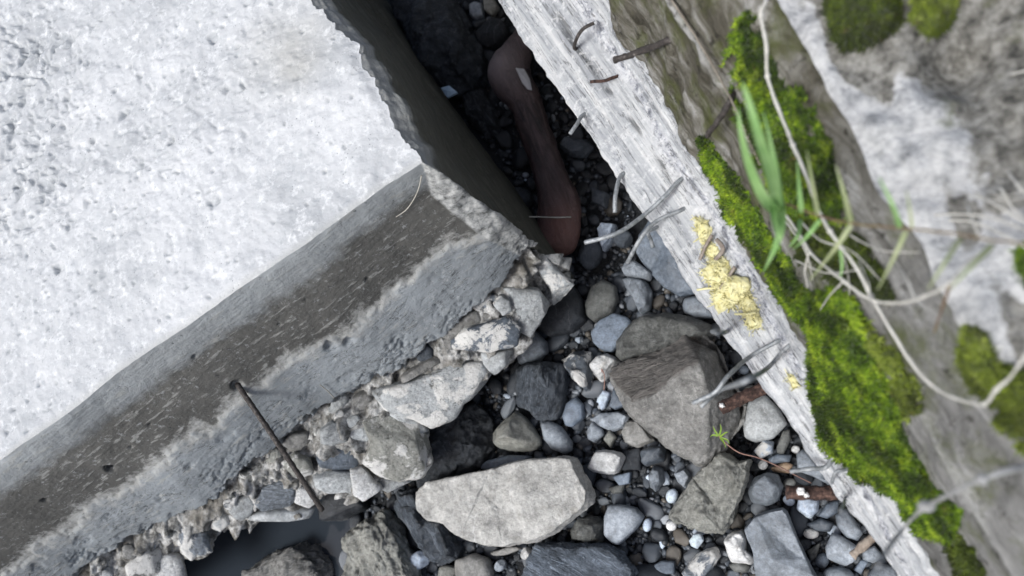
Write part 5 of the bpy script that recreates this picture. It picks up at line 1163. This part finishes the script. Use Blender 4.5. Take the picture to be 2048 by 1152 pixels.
# purple runner with paired blades
pr = weed('thin purple-green grass runner with pale paired blades at its joints', (1520, 395), name='grass_runner')
stem(pr, [(1520, 392, .10), (1556, 402, .13), (1640, 432, .15), (1702, 447, .16), (1800, 456, .17), (1900, 466, .18), (1985, 480, .18), (2080, 492, .17), (2200, 520, .10)], 8, MPu)
for pts, w, m in (([(1636, 432, .15), (1625, 370, .19), (1613, 300, .21)], 13, MPg), ([(1603, 425, .14), (1598, 375, .17), (1594, 318, .18)], 14, MG), ([(1702, 447, .16), (1690, 395, .19), (1671, 328, .20)], 15, MPg),
                  ([(1800, 456, .17), (1785, 410, .2), (1758, 355, .21)], 14, MG), ([(1824, 456, .17), (1820, 420, .18), (1812, 380, .19)], 8, MPg),
                  ([(1702, 450, .16), (1668, 500, .18), (1618, 562, .19)], 14, MPg), ([(1812, 462, .17), (1788, 515, .19), (1755, 580, .19)], 12, MPg), ([(1920, 478, .18), (1890, 525, .19), (1855, 580, .19)], 12, MPg),
                  ([(1985, 490, .18), (1945, 530, .2), (1898, 580, .2)], 15, MPg), ([(1640, 440, .15), (1612, 475, .16), (1585, 500, .16)], 12, MG), ([(1680, 500, .1), (1684, 530, .11), (1680, 560, .11)], 9, MG)):
    blade(pr, pts, w, m)
# dry jointed stem
dj = weed('long bleached jointed stem zigzagging down over the wall top', (1530, 0), 'dry stem', 'dry_stem')
J = [(1540, -60, .10), (1532, 0, .12), (1522, 28, .13), (1533, 90, .13), (1535, 152, .12), (1556, 215, .12), (1578, 268, .12), (1586, 290, .12), (1612, 350, .11), (1632, 410, .11), (1660, 462, .11), (1712, 535, .11), (1742, 592, .11), (1800, 690, .11), (1836, 742, .11), (1880, 782, .11), (1925, 800, .12), (1968, 808, .13), (1992, 780, .14), (2020, 755, .14), (2060, 700, .15), (2110, 640, .10)]
stem(dj, J, 10, MP)
for x, y, f in (J[2], J[4], J[7], J[10], J[12], J[17], J[18]):
    p = onwall(x, y, f); D, F = ico(2); child('joint', mesh_arrays('joint', D*6*pxsize(p)*np.array([1, 1, .9]), F), MP, dj, p)
ds = weed('forked pale dry stalk crossing the wall below the grass runner', (1640, 520), 'dry stem', 'dry_stem')
stem(ds, [(1565, 420, .03), (1600, 470, .07), (1625, 510, .09), (1680, 556, .11), (1740, 598, .12), (1800, 606, .13), (1850, 592, .13), (1895, 570, .13), (1935, 525, .12), (1990, 490, .10)], 10, MP)
stem(ds, [(1900, 570, .13), (1885, 615, .12), (1868, 665, .10)], 8, MPu)
stem(ds, [(1620, 500, .08), (1610, 540, .07), (1616, 575, .05)], 6, MP)
for pts, w in (([(1600, 440, .06), (1640, 480, .09), (1700, 500, .09), (1760, 560, .06)], 5), ([(1590, 520, .05), (1650, 545, .08), (1720, 540, .08)], 5), ([(1660, 462, .1), (1690, 520, .09), (1700, 590, .05)], 4), ([(1740, 598, .12), (1735, 560, .10), (1715, 520, .06)], 5), ([(1690, 560, .1), (1660, 590, .07), (1640, 620, .04)], 5), ([(1830, 600, .12), (1815, 560, .1), (1790, 520, .05)], 5), ([(1700, 470, .08), (1760, 500, .09), (1840, 505, .07)], 4), ([(1570, 440, .04), (1610, 500, .08), (1625, 560, .06)], 5)):
    stem(ds, pts, w, MP)
dt = weed('tangle of fine dead straw at the right edge of the wall top', (2000, 420), 'dry grass', 'straw_tangle')
for pts, w in (([(1870, 430, .03), (1930, 428, .06), (2000, 440, .08), (2070, 470, .06)], 7), ([(1950, 385, .03), (2000, 415, .07), (2070, 455, .06)], 7), ([(1935, 390, .02), (1990, 400, .05), (2060, 395, .04)], 5), ([(2018, 345, .03), (2040, 375, .06), (2080, 420, .05)], 8), ([(1935, 412, .04), (1945, 440, .07), (1956, 470, .08)], 8), ([(2000, 375, .04), (2030, 420, .06), (2060, 440, .05)], 7), ([(1900, 440, .03), (1960, 448, .05), (2060, 500, .05)], 6), ([(2025, 148, .03), (2060, 142, .04), (2100, 150, .03)], 6), ([(1975, 380, .02), (2010, 392, .05), (2075, 375, .03)], 5)):
    stem(dt, pts, w, MP, 'straw', 6)
tw = weed('thick grey twig reaching out close to the lens at the lower edge', (2000, 950), 'twig', 'twig')
stem(tw, [(2230, 905, .0), (2120, 925, .14), (2040, 935, .22), (1965, 958, .26), (1900, 988, .28), (1840, 1022, .29), (1800, 1065, .29), (1755, 1130, .28)], 17, mat_flat('grey_twig', (.20, .20, .20), (.40, .40, .39), 50, .8, .3))
p = onwall(1965, 958, .26); D, F = ico(2); child('joint', mesh_arrays('joint', D*13*pxsize(p), F), bpy.data.materials['grey_twig'], tw, p)
p = onwall(1853, 1012, .29); child('joint', mesh_arrays('joint', D*13*pxsize(p)*np.array([1.4, 1, .8]), F), bpy.data.materials['grey_twig'], tw, p)
bt = weed('brown dead twig lying along the grimy face above the ledge', (1440, 150), 'twig', 'twig')
stem(bt, [(1330, -20, .004), (1400, 87, .012), (1456, 187, .02), (1484, 248, .012), (1520, 330, .004)], 7, mat_flat('brown_twig', (.13, .11, .085), (.27, .24, .20)))

# seedling on the stones
sl = empty('seedling', P(1622, 966, .04)); tag(sl, 'tiny green seedling with a long reddish stem over the boulder edge', 'seedling')
W = np.array([P(1622, 966, .04), P(1590, 950, .09), P(1555, 932, .13), P(1515, 915, .17), P(1478, 905, .19), P(1450, 885, .20), P(1436, 870, .20)])
child('stem', tube_mesh('stem', smooth_line(W, 6), .0012, 6), mat_flat('red_stem', (.20, .10, .09), (.34, .22, .17)), sl)
MS = mat_leaf('seedling_leaf', (.16, .28, .03), (.28, .42, .06))
for pts in ([(1437, 872), (1430, 862), (1426, 852)], [(1438, 872), (1442, 858), (1440, 848)], [(1440, 874), (1450, 866), (1457, 864)], [(1440, 876), (1447, 884), (1452, 896)], [(1436, 872), (1426, 870), (1420, 874)], [(1442, 876), (1454, 880), (1459, 888)]):
    W = np.array([P(x, y, .205) for x, y in pts]); child('leaf', blade_mesh('leaf', W, .005, .2), MS, sl)
W = np.array([P(1204, 745, .06), P(1203, 738, .065), P(1209, 752, .06), P(1208, 780, .04)])
tn = link('rootlet', tube_mesh('rootlet', smooth_line(W, 6), .0011, 6), bpy.data.materials['red_stem']); tag(tn, 'hair-thin brown rootlet curling over the chalky white stone', 'root')

# ================================================================== LOOSE PEBBLES
def inpoly(x, y, poly):
    c = False; n = len(poly); j = n-1
    for i in range(n):
        if (poly[i][1] > y) != (poly[j][1] > y) and x < (poly[j][0]-poly[i][0])*(y-poly[i][1])/(poly[j][1]-poly[i][1]+1e-12)+poly[i][0]: c = not c
        j = i
    return c
OPEN = [(1150, 575), (1106, 615), (1075, 655), (1035, 730), (985, 758), (928, 806), (912, 834), (865, 862), (868, 930), (840, 960), (800, 962), (740, 1010), (690, 1060), (680, 1160), (1795, 1160), (1684, 1008), (1630, 932), (1568, 836), (1500, 745), (1440, 662), (1385, 580), (1300, 450), (1258, 395), (1170, 500)]
GAPP = [(1150, 570), (1170, 500), (1258, 392), (1210, 328), (1150, 236), (1100, 170), (1030, 66), (990, 4), (960, 0), (800, 0), (830, 60), (870, 130), (920, 205), (980, 290), (1040, 375), (1100, 470)]
MPB = mat_pebble(); PEB = []
for k in range(14):
    rg = np.random.RandomState(300+k)
    poly = np.array(ell(0, 0, 1, rg.uniform(.6, .95), 0, 11))*(1+rg.uniform(-.13, .13, (11, 1)))
    me = stone_mesh('pebble', poly, rg.uniform(.4, .7), rg.uniform(.4, .6), e=rg.uniform(.4, .85), level=3, seed=400+k, rough=.06, cuts=rg.randint(1, 6)); me.materials.append(MPB); PEB.append(me)
PC = [('dark grey', (.026, .030, .036)), ('slate grey', (.070, .081, .097)), ('mid grey', (.135, .147, .162)), ('pale grey', (.30, .32, .345)), ('brownish', (.095, .084, .071)), ('bluish white', (.44, .50, .58))]
LM = [((1015, 1005), 'the broad pale slab'), ((1360, 800), 'the angular brown boulder'), ((1330, 670), 'the rounded tan-grey boulder'), ((1425, 990), 'the squarish tan rock'), ((1560, 1090), 'the long grey slate'), ((1160, 1125), 'the layered blue slate'),
      ((765, 1095), 'the brown layered rock'), ((855, 1055), 'the ridged wet slate'), ((920, 885), 'the blackish shaded boulder'), ((1125, 625), 'the boulder under the slab corner'), ((1204, 602), 'the olive cobble'), ((1222, 667), 'the flat blue oval'), ((1280, 592), 'the grey wedge stone'),
      ((1275, 542), 'the pale lumpy cobble'), ((1340, 520), 'the leaning slate plate'), ((1082, 780), 'the blunt streaked rock'), ((1030, 868), 'the triangular cobble'), ((1115, 875), 'the egg-shaped cobble'), ((1065, 700), 'the rounded stone under the foot'), ((1158, 740), 'the white-faced dark stone'),
      ((1208, 735), 'the chalky white stone'), ((1148, 825), 'the upright blue oval'), ((1215, 925), 'the white block cobble'), ((1306, 912), 'the dark cube'), ((1245, 1045), 'the smooth grey triangle'), ((1172, 1060), 'the rough stone by the slab end'), ((1478, 1095), 'the brilliant white stone'),
      ((1530, 978), 'the blocky grey cobble'), ((1530, 840), 'the big tan cobble'), ((1615, 1015), 'the pale blue block'), ((1684, 1100), 'the blunt triangular cobble'), ((1700, 1050), 'the stone pressed against the ledge'), ((1150, 295), 'the slate beside the short wire'), ((1212, 472), 'the pale blue pointed stone'),
      ((1182, 507), 'the dark oblong cobble'), ((875, 90), 'the huge gap boulder'), ((1010, 150), 'the driftwood knob'), ((1075, 290), 'the driftwood middle'), ((1120, 450), 'the driftwood end'), ((985, 68), 'the rock above the driftwood'), ((960, 225), 'the slanting gap rock'), ((1040, 395), 'the stone against the driftwood'),
      ((945, 1140), 'the dark brown edge cobble'), ((1400, 1130), 'the pale mottled stone'), ((1010, 925), 'the flat stone under the slab edge'), ((1275, 868), 'the dark brown flat stone'), ((1312, 955), 'the upright ridged pebble')]
USED = {}
def pebble_label(x, y, nm, rad):
    size = {20: 'large', 15: 'middling', 11: 'small', 8: 'tiny'}[rad]
    order = sorted(LM, key=lambda q: math.hypot(q[0][0]-x, q[0][1]-y))
    for (lx, ly), t in order[:3]:
        dx, dy = x-lx, y-ly
        rel = ('right of' if dx > 0 else 'left of') if abs(dx) > abs(dy)*1.7 else ('below' if dy > 0 else 'above') if abs(dy) > abs(dx)*1.7 else (('below' if dy > 0 else 'above')+' and '+('right of' if dx > 0 else 'left of'))
        lab = '%s loose %s pebble %s %s' % (size, nm, rel, t)
        if lab not in USED: USED[lab] = 1; return lab
    return '%s loose %s pebble %s %s' % (size, nm, rel, order[0][1])
rg = np.random.RandomState(17); placed = []
def clear(x, y, r, tol):
    for (a, b, c) in placed:
        if (a-x)**2+(b-y)**2 < (c+r)**2*tol: return False
    for o in OCC:
        if o[:, 0].min()-r < x < o[:, 0].max()+r and o[:, 1].min()-r < y < o[:, 1].max()+r:
            if inpoly(x, y, o): return False
            d = np.min(np.hypot(o[:, 0]-x, o[:, 1]-y))
            if d < r*.35: return False
    return True
count = 0
for rad, tries in ((20, 260), (15, 700), (11, 2200), (8, 4200)):
    for _ in range(tries):
        if count >= 285: break
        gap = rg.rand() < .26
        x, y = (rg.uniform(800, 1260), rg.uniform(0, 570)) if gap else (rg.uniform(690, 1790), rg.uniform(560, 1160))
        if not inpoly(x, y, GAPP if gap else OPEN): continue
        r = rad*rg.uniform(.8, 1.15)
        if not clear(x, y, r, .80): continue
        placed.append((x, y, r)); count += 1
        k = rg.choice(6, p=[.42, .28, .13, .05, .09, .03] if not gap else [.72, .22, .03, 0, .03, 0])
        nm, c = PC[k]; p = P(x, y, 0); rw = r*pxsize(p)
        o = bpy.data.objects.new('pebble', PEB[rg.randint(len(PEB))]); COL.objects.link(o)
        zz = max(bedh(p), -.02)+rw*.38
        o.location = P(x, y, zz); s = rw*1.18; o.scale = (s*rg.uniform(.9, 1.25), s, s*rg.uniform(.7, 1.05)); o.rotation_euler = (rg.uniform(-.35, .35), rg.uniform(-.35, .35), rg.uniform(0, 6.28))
        j = rg.uniform(.65, 1.3)*(.6 if gap else 1); o.color = (c[0]*j, c[1]*j, c[2]*j, 1)  # pebbles in the gap coloured darker, painting in part of its shade
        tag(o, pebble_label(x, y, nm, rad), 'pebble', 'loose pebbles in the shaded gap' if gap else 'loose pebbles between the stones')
# fine gravel: one mass
D, F = ico(2); D1, F1_ = D, F
rg = np.random.RandomState(23); nG = 7500; VV = []; FF = []; CC = []
k = 0
cols_ = np.array([c for _, c in PC]); 
while k < nG:
    if rg.rand() < .25: x, y = rg.uniform(780, 1270), rg.uniform(-20, 580)
    else: x, y = rg.uniform(660, 1830), rg.uniform(550, 1180)
    if not (inpoly(x, y, OPEN) or inpoly(x, y, GAPP)) and rg.rand() < .8: continue
    if y > 980 and x < 690: continue
    p = P(x, y, 0); r = rg.choice([1, 1.3, 1.8, 2.6])*.0032*rg.uniform(.8, 1.2)
    a, b, c = rg.uniform(0, 6.28, 3); Rm = np.array(Matrix.Rotation(a, 3, 'Z') @ Matrix.Rotation(b*.2, 3, 'X'))
    V = (D1*np.array([rg.uniform(.8, 1.5), rg.uniform(.7, 1.1), rg.uniform(.5, .9)])*r)
    nn = _n(rg.normal(0, 1, 3)); pr_ = V @ nn; ex = np.maximum(pr_-pr_.max()*.65, 0); V = V-np.outer(ex, nn)
    V = V @ Rm.T + np.array([p[0], p[1], bedh(p)+r*.35]) if k % 1 == 0 else V
    VV.append(V); FF.append(F1_+len(D1)*k); cc = cols_[rg.choice(6, p=[.56, .24, .07, .03, .085, .015])]*rg.uniform(.7, 1.3); CC.append(np.tile(np.r_[cc, 1], (len(D1), 1))); k += 1
# beyond the edges of the view the bed goes on: coarser stones in the same mass
D3, F3_ = ico(3); off = len(D1)*k; m_ = 0; zo = float((P(505, 1100, 0))[0])
while m_ < 700:
    x, y = rg.uniform(380, 2000), rg.uniform(1165, 1650)
    if rg.rand() > 1.25-(y-1165)/485: continue
    p = P(x, y, 0)
    if min(np.linalg.norm(o_.mean(0)-[x, y])-np.ptp(o_, axis=0).max()*.42 for o_ in OCC) < 0 or np.linalg.norm(p[:2]-PUD[:2]) < .2: continue
    r = .008*rg.pareto(2.2)+.009; r = min(r, .055)
    V = D3*np.array([rg.uniform(.85, 1.4), rg.uniform(.7, 1.1), rg.uniform(.45, .8)])*r
    for _ in range(3): nn = _n(rg.normal(0, 1, 3)); pr_ = V @ nn; V = V-np.outer(np.maximum(pr_-pr_.max()*.72, 0), nn)
    V = V+D3*(fbm(D3*2+m_, 3, m_ % 97)*r*.12)[:, None]; a = rg.uniform(0, 6.28)
    V = V @ np.array(Matrix.Rotation(a, 3, 'Z')).T+np.array([p[0], p[1], bedh(p)+r*.3])
    VV.append(V); FF.append(F3_+off); off += len(D3); cc = cols_[rg.choice(6, p=[.34, .30, .19, .06, .09, .02])]*rg.uniform(.7, 1.4); CC.append(np.tile(np.r_[cc, 1], (len(D3), 1))); m_ += 1
me = mesh_arrays('gravel', np.vstack(VV), np.vstack(FF)); ca = me.color_attributes.new('Col', 'FLOAT_COLOR', 'POINT'); ca.data.foreach_set('color', np.vstack(CC).astype(np.float32).ravel())
gv = link('gravel', me, mat_gravel()); tag(gv, 'fine dark gravel filling the spaces between the stones', 'gravel', kind='stuff')
